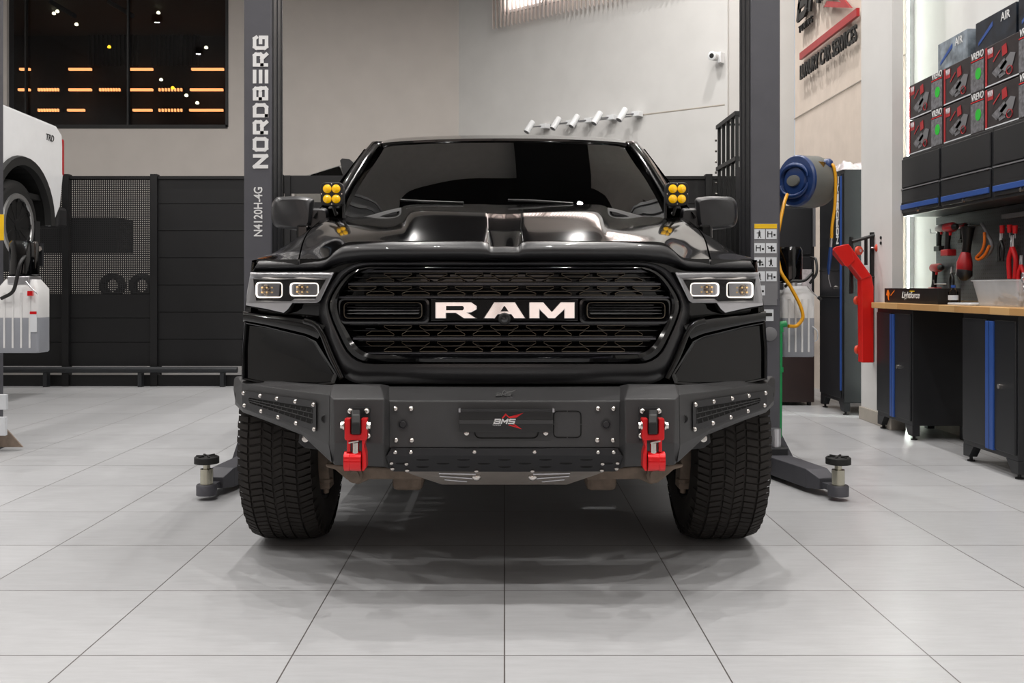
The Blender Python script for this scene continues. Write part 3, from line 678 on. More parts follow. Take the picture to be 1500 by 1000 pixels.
# wheels
def tyre(s, Y0, x0, tread):
    R0 = .424; w = .142; cx = s * x0; c0 = Vector((cx, Y0, R0))
    t = MB().lathe(c0, (1, 0, 0), [(-w + .01, .26), (-w - .004, .30), (-w - .006, .34), (-w + .008, .385), (-w + .03, .408), (-w + .06, .414), (0, .417), (w - .06, .414), (w - .03, .408), (w - .008, .385), (w + .006, .34), (w + .004, .30), (w - .01, .26)], 72, caps=False)
    o = t.build('front_wheel' if Y0 < 6 else 'rear_wheel', 'rubber', TR, smooth=60)
    if tread:
        mb = MB(); NP = 92
        def pt(xx, a, h):
            rr = .4155 - max(0, abs(xx) - .075) ** 2 * 4.2 + h
            return c0 + Vector((xx, rr * cos(a), rr * sin(a)))
        ribs = [(-.139, -.096, .35, 0), (-.090, -.045, -.3, .3), (-.039, -.006, .5, .1), (.0, .034, -.5, .6), (.040, .085, .3, .2), (.091, .139, -.35, .5)]
        for x1, x2, sk, ph in ribs:
            for k in range(NP):
                a0 = (k + ph) * 2 * pi / NP; da = 2 * pi / NP; g = .12 if abs(x1) < .09 and abs(x2) < .09 else .16
                k1 = sk * da
                b = [pt(x1, a0 + g * da, 0), pt(x2, a0 + g * da + k1, 0), pt(x2, a0 + da * (1 - g * .2) + k1, 0), pt(x1, a0 + da * (1 - g * .2), 0)]
                q = [pt(x1 + .0015, a0 + (g + .06) * da, .006), pt(x2 - .0015, a0 + (g + .06) * da + k1, .006), pt(x2 - .0015, a0 + da * (.94 - g * .2) + k1, .006), pt(x1 + .0015, a0 + da * (.94 - g * .2), .006)]
                mb.add(b + q, [(4, 5, 6, 7), (0, 1, 5, 4), (1, 2, 6, 5), (2, 3, 7, 6), (3, 0, 4, 7)])
        # shoulder lugs
        for sd in (-1, 1):
            for k in range(NP // 2):
                a0 = k * 4 * pi / NP; 
                for (r1, r2, xo) in ((.372, .405, .142),):
                    for a1 in (a0,):
                        b = [c0 + Vector((sd * xx, rr * cos(aa), rr * sin(aa))) for xx, rr, aa in ((.137, .405, a1), (.137, .405, a1 + .055), (.1445, .372, a1 + .05), (.1445, .372, a1 + .01))]
                        q = [v + Vector((sd * .0025, 0, 0)) for v in b]
                        mb.add(b + q, [(4, 5, 6, 7), (0, 1, 5, 4), (1, 2, 6, 5), (2, 3, 7, 6), (3, 0, 4, 7)])
        mb.build('tyre_tread', 'rubber', o)
    MB().lathe(c0, (1, 0, 0), [(-w + .012, .265), (-w + .02, .25), (-.02, .23), (.02, .24), (w - .02, .25), (w - .012, .265)], 48, caps=False).build('wheel_rim', 'lift_dark', o, smooth=40)
    mb = MB()
    for k in range(6):
        a = k * pi / 3; d = Vector((0, cos(a), sin(a))); mb.obox(c0 + Vector((s * .09, 0, 0)) + d * .14, d, Vector((1, 0, 0)), d.cross(Vector((1, 0, 0))), .115, .015, .03)
    mb.lathe(c0 + Vector((s * .06, 0, 0)), (s, 0, 0), [(0, .09), (.05, .08), (.06, .05)], 24)
    mb.build('wheel_spokes', 'lift_dark', o, bevel=.004)
    MB().lathe(c0 + Vector((-s * .06, 0, 0)), (-s, 0, 0), [(0, .17), (.02, .17), (.025, .07)], 32).build('brake_disc', 'tan', o, smooth=40)
for s in (-1, 1):
    tyre(s, 4.16, .872, True); tyre(s, 7.73, .872, False)
    # suspension
    kb = MB().obox(T(s, 262, 682, 4.0), (1, 0, 0), (0, 1, 0), (s * .05, 0, 1), .021, .05, .085)
    kb.cyl(T(s, 262, 703, 3.97), T(s, 261, 722, 3.97), .012, n=10).cyl(T(s, 262, 700, 3.97), T(s, 262, 706, 3.97), .03, n=8)
    kb.build('steering_knuckle', 'tan', TR, bevel=.01)
    arm = [(262, 679), (240, 681), (215, 685), (190, 684), (150, 686), (120, 688)]
    lowr = [(262, 684), (248, 688), (232, 702), (215, 710), (198, 702), (160, 702), (120, 703)]
    MB().prism([T(s, u, y, 3.75) for u, y in arm + lowr[::-1]], (0, .14, 0)).build('control_arm', 'tan', TR, bevel=.012)
    MB().lathe(T(s, 219, 695, 3.745), (0, -1, 0), [(0, .03), (.012, .03), (.012, .018), (.02, .018)], 20).build('bushing', 'tan', TR, smooth=30)
    MB().obox(T(s, 138, 694, 4.0), (1, 0, 0), (0, 1, 0), (0, 0, 1), .06, .12, .045).build('gear_housing', 'tan', TR, bevel=.02)
    MB().box(min(s * .42, s * .5), max(s * .42, s * .5), 3.5, 8.9, .5, .62).build('frame_rail', 'void', TR)
MB().cyl((-.8, 4.16, .42), (.8, 4.16, .42), .03).build('axle', 'tan', TR, smooth=60)
MB().cyl((-.8, 7.73, .42), (.8, 7.73, .42), .045).lathe((0, 7.6, .42), (0, 1, 0), [(0, .1), (.08, .16), (.25, .08)], 24).build('rear_axle', 'tan', TR, smooth=60)
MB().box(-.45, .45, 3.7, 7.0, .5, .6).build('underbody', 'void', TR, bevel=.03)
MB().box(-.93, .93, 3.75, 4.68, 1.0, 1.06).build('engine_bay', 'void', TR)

# steel bumper
BP = thing
def quadstrip(rows, **k): return MB().grid(rows)
def bsurf(rowsh, m='powder', name='bumper', parent=None, thick=(0, .02, 0), both=True, bev=0):
    rows = [[T(1, *p) for p in r] for r in rowsh]
    return MB().grid([mirr(r) for r in rows] if both else rows, thick=thick).build(name, m, parent, bevel=bev)
BMP = bsurf([[(0, 567, 3.33), (171, 567, 3.33)], [(0, 570, 3.31), (171, 570, 3.31)], [(0, 587, 3.215), (170, 587, 3.215)], [(0, 656, 3.215), (170, 656, 3.215)]], name='front_bumper', parent=TR, thick=(0, .03, 0), bev=.004)
for s in (-1, 1):
    q = lambda pts: [T(s, *p) for p in pts]
    mb = MB()
    # horn section
    hr = [[(170, 566, 3.33), (182, 563.5, 3.27), (250, 563.5, 3.27), (256, 565, 3.29)],
          [(168, 587, 3.222), (176, 584, 3.165), (251, 584, 3.165), (256, 579, 3.19)],
          [(167, 655, 3.222), (177, 649, 3.165), (249, 649, 3.165), (257, 652, 3.185)],
          [(166, 688, 3.29), (176, 684, 3.245), (249, 681, 3.235), (253, 676, 3.235)]]
    MB().grid([q(r) for r in hr], thick=(0, .03, 0)).build('bumper_horn', 'powder', BMP, bevel=.004)
    def wy(u, e=0):      # the wing face is one flat plane
        xa, ya, xb, yb_ = 253 * 3.19 / F, 3.19, 395 * 3.68 / F, 3.68
        return ya + (yb_ - ya) * (u * ya / F - xa) / ((xb - xa) - u * (yb_ - ya) / F) + e
    wr = [[(253, 565, 3.29), (300, 562, wy(300, .1)), (350, 557, wy(350, .08)), (388, 551.5, 3.74), (394, 552, 3.80)],
          [(255, 568, 3.27), (300, 565, wy(300, .08)), (350, 559, wy(350, .06)), (390, 553.5, 3.72), (396, 555, 3.80)],
          [(256, 578, 3.19), (300, 573, wy(300)), (350, 566, wy(350)), (385, 561, wy(385)), (397, 570, 3.76)],
          [(257, 652, 3.19), (300, 630, wy(300)), (350, 610, wy(350)), (384, 598, wy(384)), (395, 587, 3.74)],
          [(253, 678, 3.22), (297, 637, wy(297, .03)), (350, 616, wy(350, .03)), (383, 604, wy(383, .03)), (395, 592, 3.78)]]
    MB().grid([q(r) for r in wr], thick=(0, .03, 0)).build('bumper_wing', 'powder', BMP, bevel=.003)
    # mesh insert
    outer = [(276, 588), (385, 571.5), (383.5, 596), (276, 632.5)]; inner = [(280.5, 597), (375, 582), (374, 590), (281, 621.5)]
    ol = lambda L_, d: [T(s, u, y, wy(u) + d) for u, y in L_]
    ro = rounded(outer, 3, 3); ri = rounded(inner, 3, 3)
    f = lambda L_, d: [T(s, p.x, p.y, wy(p.x) + d) for p in L_]
    mi = MB().loft([f(ro, -.002), f(ro, -.018), f(ri, -.018), f(ri, -.006)], caps=False).build('mesh_insert', 'powder2', BMP, bevel=.001)
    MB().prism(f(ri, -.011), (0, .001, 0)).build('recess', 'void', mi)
    lat = MB()
    def yt(u): return 597 + (u - 280.5) / 94.5 * -15
    def yb(u): return 621.5 + (u - 281) / 93 * -31.5
    for fr in (1 / 3, 2 / 3):
        a = [T(s, u, yt(u) + (yb(u) - yt(u)) * fr, wy(u) - .014) for u in (281, 328, 374)]; lat.tube(a, .0016, 4)
    for row in range(3):
        u = 283 + (row % 2) * 4.5
        while u < 373:
            y0 = yt(u) + (yb(u) - yt(u)) * row / 3; y1 = yt(u) + (yb(u) - yt(u)) * (row + 1) / 3
            lat.tube([T(s, u, y1, wy(u) - .014), T(s, u - 2.5, y0, wy(u) - .014)], .0022, 4); u += 8
    lat.build('lattice', 'powder', mi)
    def bolt(u, y, Y, r=.0085, par=BMP, n=(0, -1, 0)):
        return MB().lathe(T(s, u, y, Y), n, [(-.004, r), (.001, r), (.0045, r * .8), (.0065, r * .35), (.0055, r * .3)], 14).build('bolt', 'bolt', par, smooth=50)
    for u, y in ((382, 575.5), (357.5, 579.5), (333, 583.5), (306, 588), (279.5, 592.5), (380.5, 593.5), (356, 602), (331, 611), (305, 619.5), (278.5, 628.5)):
        bolt(u, y, wy(u) - .018, .0082, BMP, (s * -.0, -1, 0))
    o = MB().lathe(T(s, 262, 613, wy(262)), (0, -1, 0), [(-.01, .015), (.004, .015), (.006, .012), (.003, .011), (.003, 0)], 20).build('parking_sensor', 'black', BMP, smooth=30)
    o = MB().lathe(T(s, 149, 621.5, 3.213), (0, -1, 0), [(0, .016), (.002, .016), (.002, .0125), (.0005, .012), (.003, .009), (.003, 0)], 24).build('parking_sensor', 'powder2', BMP, smooth=30)
    MB().lathe(T(s, 392, 578, 3.73), (s * .7, -.7, 0), [(0, .012), (.003, .011)], 16).build('side_plug', 'black', BMP)
    # bracket tab with bolt
    MB().prism([T(s, u, y, 3.36) for u, y in ((300, 634), (302, 648), (292, 656), (262, 660), (262, 640))], (0, .012, 0)).build('mount_tab', 'powder2', BMP, bevel=.002)
    MB().lathe(T(s, 291.5, 642, 3.358), (0, -1, 0), [(0, .012), (.003, .012), (.004, .007), (.009, .007)], 16).build('tab_bolt', 'bolt', BMP, smooth=30)
    for u, y in ((160, 598.5), (137, 598.5), (159, 644.5), (136, 644.5)): bolt(u, y, 3.212, .0088)
    for u, y, Y in ((160, 662, 3.211), (137, 662, 3.211), (44, 661.5, 3.211), (165.5, 677.7, 3.245), (143.5, 678.8, 3.247), (164, 686, 3.27), (142.5, 688.5, 3.275), (41, 689.5, 3.279)): bolt(u, y, Y - .004, .0072)
    # tow hook: plate, lug, red body
    TH = MB()
    U = 218
    def tq(du, y, Y): return T(s, U + du, y, Y)      # du positive = outwards
    pl = MB().prism([tq(a, b, 3.158) for a, b in ((-21, 597), (10, 597), (12, 599), (12, 645), (-21, 645))], (0, .008, 0))
    hk = pl.build('tow_hook', 'powder2', TR, bevel=.001)
    for a, b in ((8, 602), (-16, 602), (-18, 638)): bolt(U + a, b, 3.155, .0095, hk)
    lug = [(3.155, 600), (3.11, 600), (3.075, 607), (3.06, 620), (3.065, 636), (3.155, 638)]
    MB().loft([[T(s, U + du * 3.16 / Y, y, Y) for Y, y in lug] for du in (-6.5, 6)]).build('lug', 'black', hk, bevel=.004)
    def rb(du0, du1, y0, y1, Ya, Yb):
        a, b = T(s, U + du0, y1, Ya), T(s, U + du1, y0, Ya); return MB().box(min(a.x, b.x), max(a.x, b.x), Ya, Yb, a.z, b.z)
    YA, YB = 3.085, 3.12
    mb = MB()
    mb.prism([T(s, U + a, b, YA) for a, b in ((16.5, 613), (7.5, 613), (7.5, 636), (-7.5, 636), (-7.5, 613), (-16.5, 613), (-16.5, 642), (-15, 645), (15, 645), (16.5, 642))], (0, YB - YA, 0))
    mb.prism([T(s, U + a, b, YA + .004) for a, b in ((13, 644), (8, 644), (8, 662), (13, 662))], (0, .025, 0))
    mb.prism([T(s, U + a, b, YA + .004) for a, b in ((-9, 644), (-14.5, 644), (-12, 654), (-15, 664), (-15.5, 684), (-12, 690), (-9, 690))], (0, .045, 0))
    mb.build('red_clevis', 'red', hk, bevel=.003)
    # round hooked end
    lo = []
    ax = 675
    for du in (16, 8, 7.4, -2, -2.8, -9):
        c = T(s, U + du, ax, 3.105); rr = .0315 if du not in (7.4,) else .030
        lo.append([c + Vector((0, -rr * cos(a) * .9, rr * sin(a))) for a in [2 * pi * k / 24 for k in range(24)]])
    MB().loft(lo).build('hook_barrel', 'red', hk, smooth=35)
    MB().cyl(T(s, U, 648, 3.1), T(s, U, 664, 3.1), .011, n=16).obox(T(s, U + 3, 647, 3.08), (1, 0, .2), (0, 1, 0), (0, 0, 1), .016, .003, .0025).build('latch_pin', 'bolt', hk, bevel=.001)
    for d in (1, -1): MB().cyl(T(s, U + 16 * d, 623, 3.095), T(s, U + 22 * d, 623, 3.095), .0115, n=6).cyl(T(s, U + 16 * d, 623, 3.095), T(s, U + 18.5 * d, 623, 3.095), .014, n=18).build('hook_bolt', 'bolt', hk, bevel=.001)
# lower skirt with slots
sk = bsurf([[(0, 656.5, 3.209), (166, 656.5, 3.209), (172.5, 667, 3.215)], [(0, 667, 3.212), (166, 667, 3.212), (173.5, 668, 3.217)], [(0, 691, 3.285), (163, 690.5, 3.285), (169, 683, 3.265)]], 'powder2', 'bumper_skirt', BMP, thick=(0, .015, 0), bev=.002)
sl = MB()
for yy, us in ((673, range(-120, 121, 60)), (678.5, range(-150, 151, 60)), (683.5, range(-120, 121, 60))):
    for u in us:
        Y = 3.212 + (yy - 667) / 24 * .073 - .0012; c = T(1 if u >= 0 else -1, abs(u), yy, Y)
        sl.add([c + Vector((.021 * cos(a), 0.0028 * sin(a) * -1, .0042 * sin(a))) for a in [2 * pi * k / 16 for k in range(16)]] , [tuple(range(16))])
sl.build('drain_slot', 'void', sk)
MB().prism(full([(0, 690, 3.29), (150, 689, 3.29), (135, 695, 3.32), (92, 709.5, 3.42), (0, 709.5, 3.42)]), (0, .01, 0)).build('skid_plate', 'skid', TR, bevel=.002)
# skid plate as sloping sheet with pressed ribs and bolts
for s in (-1, 1):
    mb = MB()
    for (a, b, c_, d) in ((42, 694, 96, 693), (45, 700.5, 95, 697), (55, 705, 88, 702)):
        mb.tube([T(s, a, b, 3.282 + (b - 690) * .0065), T(s, c_, d, 3.282 + (d - 690) * .0065)], .003, 6)
    mb.build('pressed_rib', 'silver', TR)
    MB().lathe(T(s, 41, 698, 3.33), (0, -1, 0), [(0, .015), (.006, .013), (.012, .006)], 14).build('skid_bolt', 'bolt', TR, smooth=50)
# cut-out outlines
def dashes(poly, gaps, Y, w=.0016):
    mb = MB(); pts = [Vector(p) for p in poly]
    for a, b in zip(pts, pts[1:]):
        mb.obox((a + b) / 2, b - a, (0, 1, 0), (b - a).cross(Vector((0, 1, 0))), (b - a).length / 2 + .0008, .0008, w)
    return mb
rp = rounded([(72, 602), (112, 602), (112, 640.5), (72, 640.5)], 7, 4); pts = [P(VX + p.x, p.y, 3.2137) for p in rp]
mb = MB(); nn = len(pts)
for i in range(nn):
    a, b = pts[i], pts[(i + 1) % nn]
    if (b - a).length > .03:
        m1, m2 = a.lerp(b, .46), a.lerp(b, .54); segs = [(a, m1), (m2, b)]
    else: segs = [(a, b)]
    for p, q_ in segs: mb.obox((p + q_) / 2, q_ - p, (0, 1, 0), (q_ - p).cross(Vector((0, 1, 0))), (q_ - p).length / 2 + .0005, .0008, .0016)
rp = rounded([(-43.5, 600), (-43.5, 641.5), (49.5, 641.5), (49.5, 600)], 9, 4)[4:14 + 6]
pts = [P(VX + p.x, p.y, 3.2137) for p in rp]
for p, q_ in zip(pts, pts[1:]): mb.obox((p + q_) / 2, q_ - p, (0, 1, 0), (q_ - p).cross(Vector((0, 1, 0))), (q_ - p).length / 2 + .0005, .0008, .0016)
mb.build('cut_line', 'void', BMP)
# name plate
a, b = P(673, 632.5, 3.2), P(810, 601, 3.2)
npl = MB().box(a.x, b.x, 3.196, 3.206, a.z, b.z).build('number_plate', mat('plate_black', '#141415', .3, 0, .4), BMP, bevel=.002)
MB().box(a.x, b.x, 3.185, 3.208, b.z - .002, b.z + .004).build('plate_rail', 'satin', npl, bevel=.001)
for x in (a.x, b.x): MB().box(x - .002, x + .004, 3.184, 3.21, b.z - .004, b.z + .007).build('rail_clip', 'silver', npl)
MB().box(a.x, b.x, 3.194, 3.1962, P(0, 620.5, 3.196).z, P(0, 615, 3.196).z).build('plate_stripe', 'powder', npl)
for x in (683.5, 799.5): MB().lathe(P(x, 634, 3.212), (0, -1, 0), [(0, .0095), (.004, .008), (.006, .003)], 14).build('plate_bolt', 'bolt', npl, smooth=50)
def emblem(o, right, up, k, mw, mr, parent, third=None, d=.0012):
    """star-like X with slanted lettering; k = metres per unit, 300 units wide"""
    o = Vector(o); right = Vector(right).normalized(); up = Vector(up).normalized(); nr = right.cross(up)
    q = lambda x, y: o + (right * x + up * y) * k
    mb = MB()
    for pl in ([(85, 60), (122, 108), (158, 74), (300, 112), (232, 66), (160, 60), (126, 88), (98, 58)], [(155, -8), (205, -4), (228, -30), (280, -50), (215, 2), (232, 12), (290, -42)][:0] or [(195, -2), (215, -2), (285, -50), (150, -10), (165, -4), (240, -28)]):
        mb.prism([q(*p) for p in pl], nr * d)
    mb.build('emblem_mark', mr, parent)
    for i, ch in enumerate('BMS'):
        stroke_text(ch, 52 * k, 40 * k, 0, 13 * k, mw, q(8 + i * 72, 8) + nr * d, right, up, parent, d, 'emblem_letter', .35)
    if third: mesh_text(third, 17 * k, mw, q(-6, -16), right, up, parent, d * .5, .3 * k, 'emblem_text', spacing=1.4)
emblem(P(722.5, 621, 3.1955), (1, 0, 0), (0, 0, 1), .147 * 3.2 / F, 'decal', 'decalr', npl, 'TUNING')
emblem(P(726, 580.5, 3.246), (1, 0, 0), (0, .62, .78), .105 * 3.2 / F, 'decalk', 'decalk', BMP)

# ---------------------------------------------------------------- lifts, gate and the left side
def tank(par, px0, px1, y0, y1, Y, fluid=.45, name='reservoir'):
    a, b = P(px0, y1, Y), P(px1, y0, Y); w = b.x - a.x; z0, z1 = a.z, b.z
    def lp(f, z, d=.16): return [Vector((p.x, p.y, z)) for p in rounded([(a.x + f, Y + f), (b.x - f, Y + f), (b.x - f, Y + d - f), (a.x + f, Y + d - f)], .02, 3)]
    zf = z0 + (z1 - z0) * fluid; zs = z1 - (z1 - z0) * .13
    o = MB().loft([lp(.0, zf), lp(0, zs), lp(.035, z1)]).build(name, 'tank', par, smooth=40)
    MB().loft([lp(.006, z0), lp(0, z0 + .008), lp(0, zf)]).build('fluid_level', 'tankf', o, smooth=40)
    mb = MB()
    for k in range(4): x = a.x + w * (.2 + .2 * k); mb.box(x - .006, x + .006, Y - .004, Y, z0 + .03, zs - .02)
    mb.build('moulded_rib', 'tank', o, bevel=.002)
    MB().cyl((a.x + w * .4, Y + .08, z1 - .002), (a.x + w * .4, Y + .08, z1 + .03), .035, n=18).build('filler_cap', 'silver', o)
    return o
def motor(par, px0, px1, y0, y1, Y):
    a, b = P(px0, y1, Y), P(px1, y0, Y); r = (b.x - a.x) / 2; c = Vector(((a.x + b.x) / 2, Y + r, a.z))
    o = MB().lathe(c, (0, 0, 1), [(0, r * .8), (.01, r), (b.z - a.z - .02, r), (b.z - a.z, r * .85)], 32).build('pump_motor', 'paint', par, smooth=40)
    MB().box(c.x - r * .8, c.x + r * .8, Y + .01, Y + 2 * r, a.z - .05, a.z).build('pump_block', 'silver', par, bevel=.006)
    return o
def swing_arm(par, pad, root, h=.16):
    pad = Vector(pad); root = Vector(root); d = (root - pad); L = d.length; d.normalize(); sd = Vector((-d.y, d.x, 0)); up = Vector((0, 0, 1))
    st_ = pad + d * .10
    A = [st_ + sd * w + up * z for w, z in ((-.045, .0), (.045, .0), (.045, .055), (-.045, .055))]
    m1 = st_ + d * .1
    Bm = [m1 + sd * w + up * z for w, z in ((-.06, -.012), (.06, -.012), (.06, .085), (-.06, .085))]
    C = [root + sd * w + up * z for w, z in ((-.07, -.012), (.07, -.012), (.07, .085), (-.07, .085))]
    o = MB().loft([A, Bm]).loft([Bm, C]).build('swing_arm', 'steel_grey', par, bevel=.004)
    MB().obox(st_ - d * .03 + up * .02, d, sd, up, .05, .028, .015).build('inner_arm', 'steel_grey', o, bevel=.003)
    MB().lathe(pad, (0, 0, 1), [(-.012, .046), (-.012, .05), (.035, .05), (.04, .046)], 28).build('pad_cup', 'steel_grey', o, smooth=40)
    MB().lathe(pad, (0, 0, 1), [(.035, .031), (h - .045, .031), (h - .045, .017), (h - .02, .017)], 24).build('screw_post', 'pipe', o, smooth=40)
    mb = MB().lathe(pad, (0, 0, 1), [(h - .02, .045), (h - .017, .06), (h + .012, .06), (h + .016, .056), (h + .016, .0)], 32)
    for k in range(6): a = k * pi / 3; mb.obox(pad + Vector((.035 * cos(a), .035 * sin(a), h + .018)), (cos(a), sin(a), 0), (-sin(a), cos(a), 0), up, .016, .004, .004)
    mb.build('rubber_pad', 'rubber2', o, smooth=40)
    return o
def post(s, label, px0, px1, pxt, Y, gx, gy0, gy1, face='steel_grey'):
    """px0..px1 front face, px1..pxt the inner track"""
    x0, x1, xt = P(px0, 0, Y).x, P(px1, 0, Y).x, P(pxt, 0, Y).x
    t = thing('lift_column', label, 'car lift', ((x0 + x1) / 2, Y + .15, 0))
    a, b = min(x0, x1), max(x0, x1)
    MB().box(a, b, Y, Y + .26, 0.02, 3.7).build('column', face, t, bevel=.008)
    mb = MB(); d = 1 if xt > x1 else -1
    def sl(f0, f1, y0, y1): X0 = x1 + (xt - x1) * f0; X1 = x1 + (xt - x1) * f1; mb.box(min(X0, X1), max(X0, X1), Y + y0, Y + y1, .03, 3.7)
    sl(0, .5, .012, .25); sl(0, 1, .02, .06); sl(0, 1.3, .12, .15); sl(0, 1.3, .22, .25)
    mb.build('carriage_track', 'lift_dark', t, bevel=.003)
    MB().box(a - .03, b + .03, Y - .02, Y + .3, 0, .02).build('base_plate', 'lift_dark', t, bevel=.003)
    go = P(gx, gy1, Y + .1)
    MB().prism([(x0, Y + .1, .02), (go.x, Y + .1, .02), (x0, Y + .1, P(px0, gy0, Y + .1).z)], (0, .012, 0)).build('gusset', 'steel_grey', t)
    for dx in (.04, .075):
        xx = x0 - d * dx; MB().cyl((xx, Y + .04, .02), (xx, Y + .04, .06), .008, n=8).cyl((xx, Y + .04, .02), (xx, Y + .04, .032), .016, n=6).build('anchor_bolt', 'brass', t)
    return t
# near left column
tl = post(-1, 'grey car lift column beside the pickup carrying big white vertical lettering', 357, 398, 399.5, 5.6, 337, 598, 690)
sc_ = 5.6 / F
stroke_text('NORDBERG', 15.6 * sc_, 17.5 * sc_, 9.2 * sc_, 5.1 * sc_, 'decal', P(390.5, 244, 5.599), (0, 0, 1), (-1, 0, 0), tl, .002, 'brand_lettering')
mesh_text('N4120H-4G', 17.5 * sc_, 'decal', P(384, 347, 5.599), (0, 0, 1), (-1, 0, 0), tl, .001, .0009, 'model_lettering', fit=72 * sc_)
swing_arm(tl, (-1.463, 4.88, .035), (-1.38, 5.56, .035))
MB().box(-1.42, -1.26, 5.45, 5.75, .12, .5).build('lift_carriage', 'lift_dark', tl, bevel=.008)
# near right column
trr = post(1, 'dark grey car lift column with pictogram sticker and pump tank next to the blue hose reel', 1143, 1100, 1098.5, 5.7, 1166, 618, 684)
swing_arm(trr, (1.633, 4.86, .035), (1.46, 5.62, .035))
MB().box(1.36, 1.56, 5.45, 5.7, .02, .16).build('lift_carriage', 'lift_dark', trr, bevel=.008)
MB().cyl((1.5, 5.5, .16), (1.5, 5.5, .26), .03, n=16).build('release_pin', 'silver', trr)
Yc = 5.698
shp = lambda x0, x1, y0, y1, m, n, par, Y=Yc, d=.002: MB().box(P(x0, 0, Y).x, P(x1, 0, Y).x, Y - d, Y, P(0, y1, Y).z, P(0, y0, Y).z).build(n, m, par)
stk = shp(1104, 1139, 327, 438, 'greyp', 'safety_sticker', trr)
shp(1105, 1138, 328, 334.5, 'yel', 'yellow_header', stk, Yc - .002)
random.seed(4)
for r_ in range(5):
    for c_ in range(2):
        x = 1105 + c_ * 17; y = 335.5 + r_ * 20.6
        if r_ == 4 and c_ == 1: continue
        q = shp(x, x + 15.5, y, y + 14.5, 'label', 'pictogram', stk, Yc - .002)
        mb = MB(); YY = Yc - .0045
        def bb(a, b, c, d): mb.box(P(x + a, 0, YY).x, P(x + b, 0, YY).x, YY, YY + .0006, P(0, y + d, YY).z, P(0, y + c, YY).z)
        if (r_ + c_) % 3 == 0: bb(6, 9, 4, 11); bb(6.5, 8.5, 2, 3.6); bb(3.5, 6, 5, 6); bb(5, 6.6, 11, 13); bb(8.6, 10, 11, 13)
        elif (r_ + c_) % 3 == 1: bb(2, 3.5, 3, 12); bb(8, 9.5, 3, 12); bb(2, 9.5, 6, 7.5); bb(11, 14, 7, 10)
        else: bb(3, 12, 6, 8); bb(7, 9.5, 3.5, 12.5); bb(10.5, 13.5, 9.5, 12); bb(2, 4, 4, 5.5)
        mb.build('pictogram_mark', 'decalk', stk)
shp(1105, 1138, 437, 447, 'greyp', 'sticker_footer', stk, Yc - .001)
lb = shp(1117, 1133, 453, 470, 'label', 'rating_plate', trr)
shp(1119, 1131, 458, 463, 'decalk', 'plate_print', lb, Yc - .002)
MB().lathe(P(1128, 489, Yc), (0, -1, 0), [(0, .04), (.004, .04), (.006, .036)], 28).build('cover_cap', 'greyp', trr, smooth=30)
motor(trr, 1144, 1180, 361, 414, 5.95)
tank(trr, 1146, 1194, 419, 523, 5.9, .55)
MB().tube(curve([P(1186, 415, 5.88), P(1196, 400, 5.86), P(1195, 380, 5.9), P(1188, 377, 5.95)], 14), .008, 8).build('breather_hose', 'black', trr, smooth=60)
MB().tube(curve([P(1150, 420, 5.88), P(1160, 412, 5.86), P(1178, 411, 5.86), P(1190, 400, 5.9)], 14), .009, 8).build('pressure_hose', 'black', trr, smooth=60)
MB().tube([P(1183, 418, 5.88), P(1190, 428, 5.87), P(1200, 437, 5.86)], .004, 8).build('release_lever', 'silver', trr, smooth=60)
MB().cyl(P(1198, 435, 5.86), P(1203, 439, 5.86), .009).build('lever_knob', 'black', trr)
MB().box(1.57, 1.62, 5.9, 6.0, P(0, 420, 5.9).z, P(0, 370, 5.9).z).build('pump_bracket', 'lift_dark', trr)
MB().tube(curve([P(1190, 478, 5.88), P(1197, 485, 5.88), P(1197, 497, 5.9), P(1190, 501, 5.92)], 12), .004, 6).build('drain_tube', 'label', trr, smooth=60)
# green air pipe
gp = thing('air_pipe', 'green plastic air pipe with elbow rising beside the right lift column', 'pipe', P(1142, 640, 5.8))
MB().tube([P(1142, 640, 5.8), P(1143, 480, 5.8)], .0135, 14).build('pipe', 'green', gp, smooth=60)
MB().tube(curve([P(1143, 486, 5.8), P(1143, 476, 5.8), P(1152, 474, 5.8)], 8), .019, 14).lathe(P(1143, 545, 5.8), (0, 0, 1), [(0, .018), (.03, .018)], 14).build('elbow', 'green', gp, smooth=60)
# hose reel
rc = P(1168, 265, 6.25); ax = Vector((.88, .475, 0)); RR = .162
hr_ = thing('hose_reel', 'blue and grey air hose reel mounted behind the right lift column', 'hose reel', rc)
MB().lathe(rc, ax, [(.0, RR * .97), (.02, RR * 1.0), (.14, RR * 1.02), (.19, RR * .95), (.21, RR * .6)], 48).build('drum_case', 'reelg', hr_, smooth=35)
ft = MB().lathe(rc, -ax, [(-.002, RR * 1.0), (.012, RR * 1.0), (.022, RR * .95), (.022, RR * .70), (.010, RR * .66), (.010, RR * .58), (.028, RR * .52), (.032, 0)], 48).build('side_cover', 'navy', hr_, smooth=30)
sd = Vector((-ax.y, ax.x, 0))
mb = MB()
for sg in (1, -1):
    arc = [rc - ax * .03 + sd * .115 * cos(a) + Vector((0, 0, 1)) * (sg * .078 * sin(a) + sg * .02) for a in [pi * k / 12 for k in range(13)]]
    mb.tube(arc, [.004 + .012 * sin(pi * k / 12) for k in range(13)], 8)
mb.build('cover_rib', 'navy', ft, smooth=60)
mb = MB(); mb.loft([[rc - ax * d + sd * .052 * f * cos(a) + Vector((0, 0, 1)) * .036 * f * sin(a) for a in [2 * pi * k / 24 for k in range(24)]] for d, f in ((.03, 1), (.042, .95), (.044, .6))])
mb.build('oval_badge', 'reelg', ft, smooth=60)
oc = P(1216, 241, 6.22)
MB().lathe(oc + Vector((-.02, 0, 0)), (1, -.5, 0), [(-.02, .03), (0, .037), (.02, .036), (.035, .022)], 24).build('hose_outlet', 'navy', hr_, smooth=60)
MB().obox(P(1201, 241, 6.19), (.9, -.6, -.15), (.6, .8, 0), (0, 0, 1), .03, .02, .018).build('outlet_slot', 'brass', hr_)
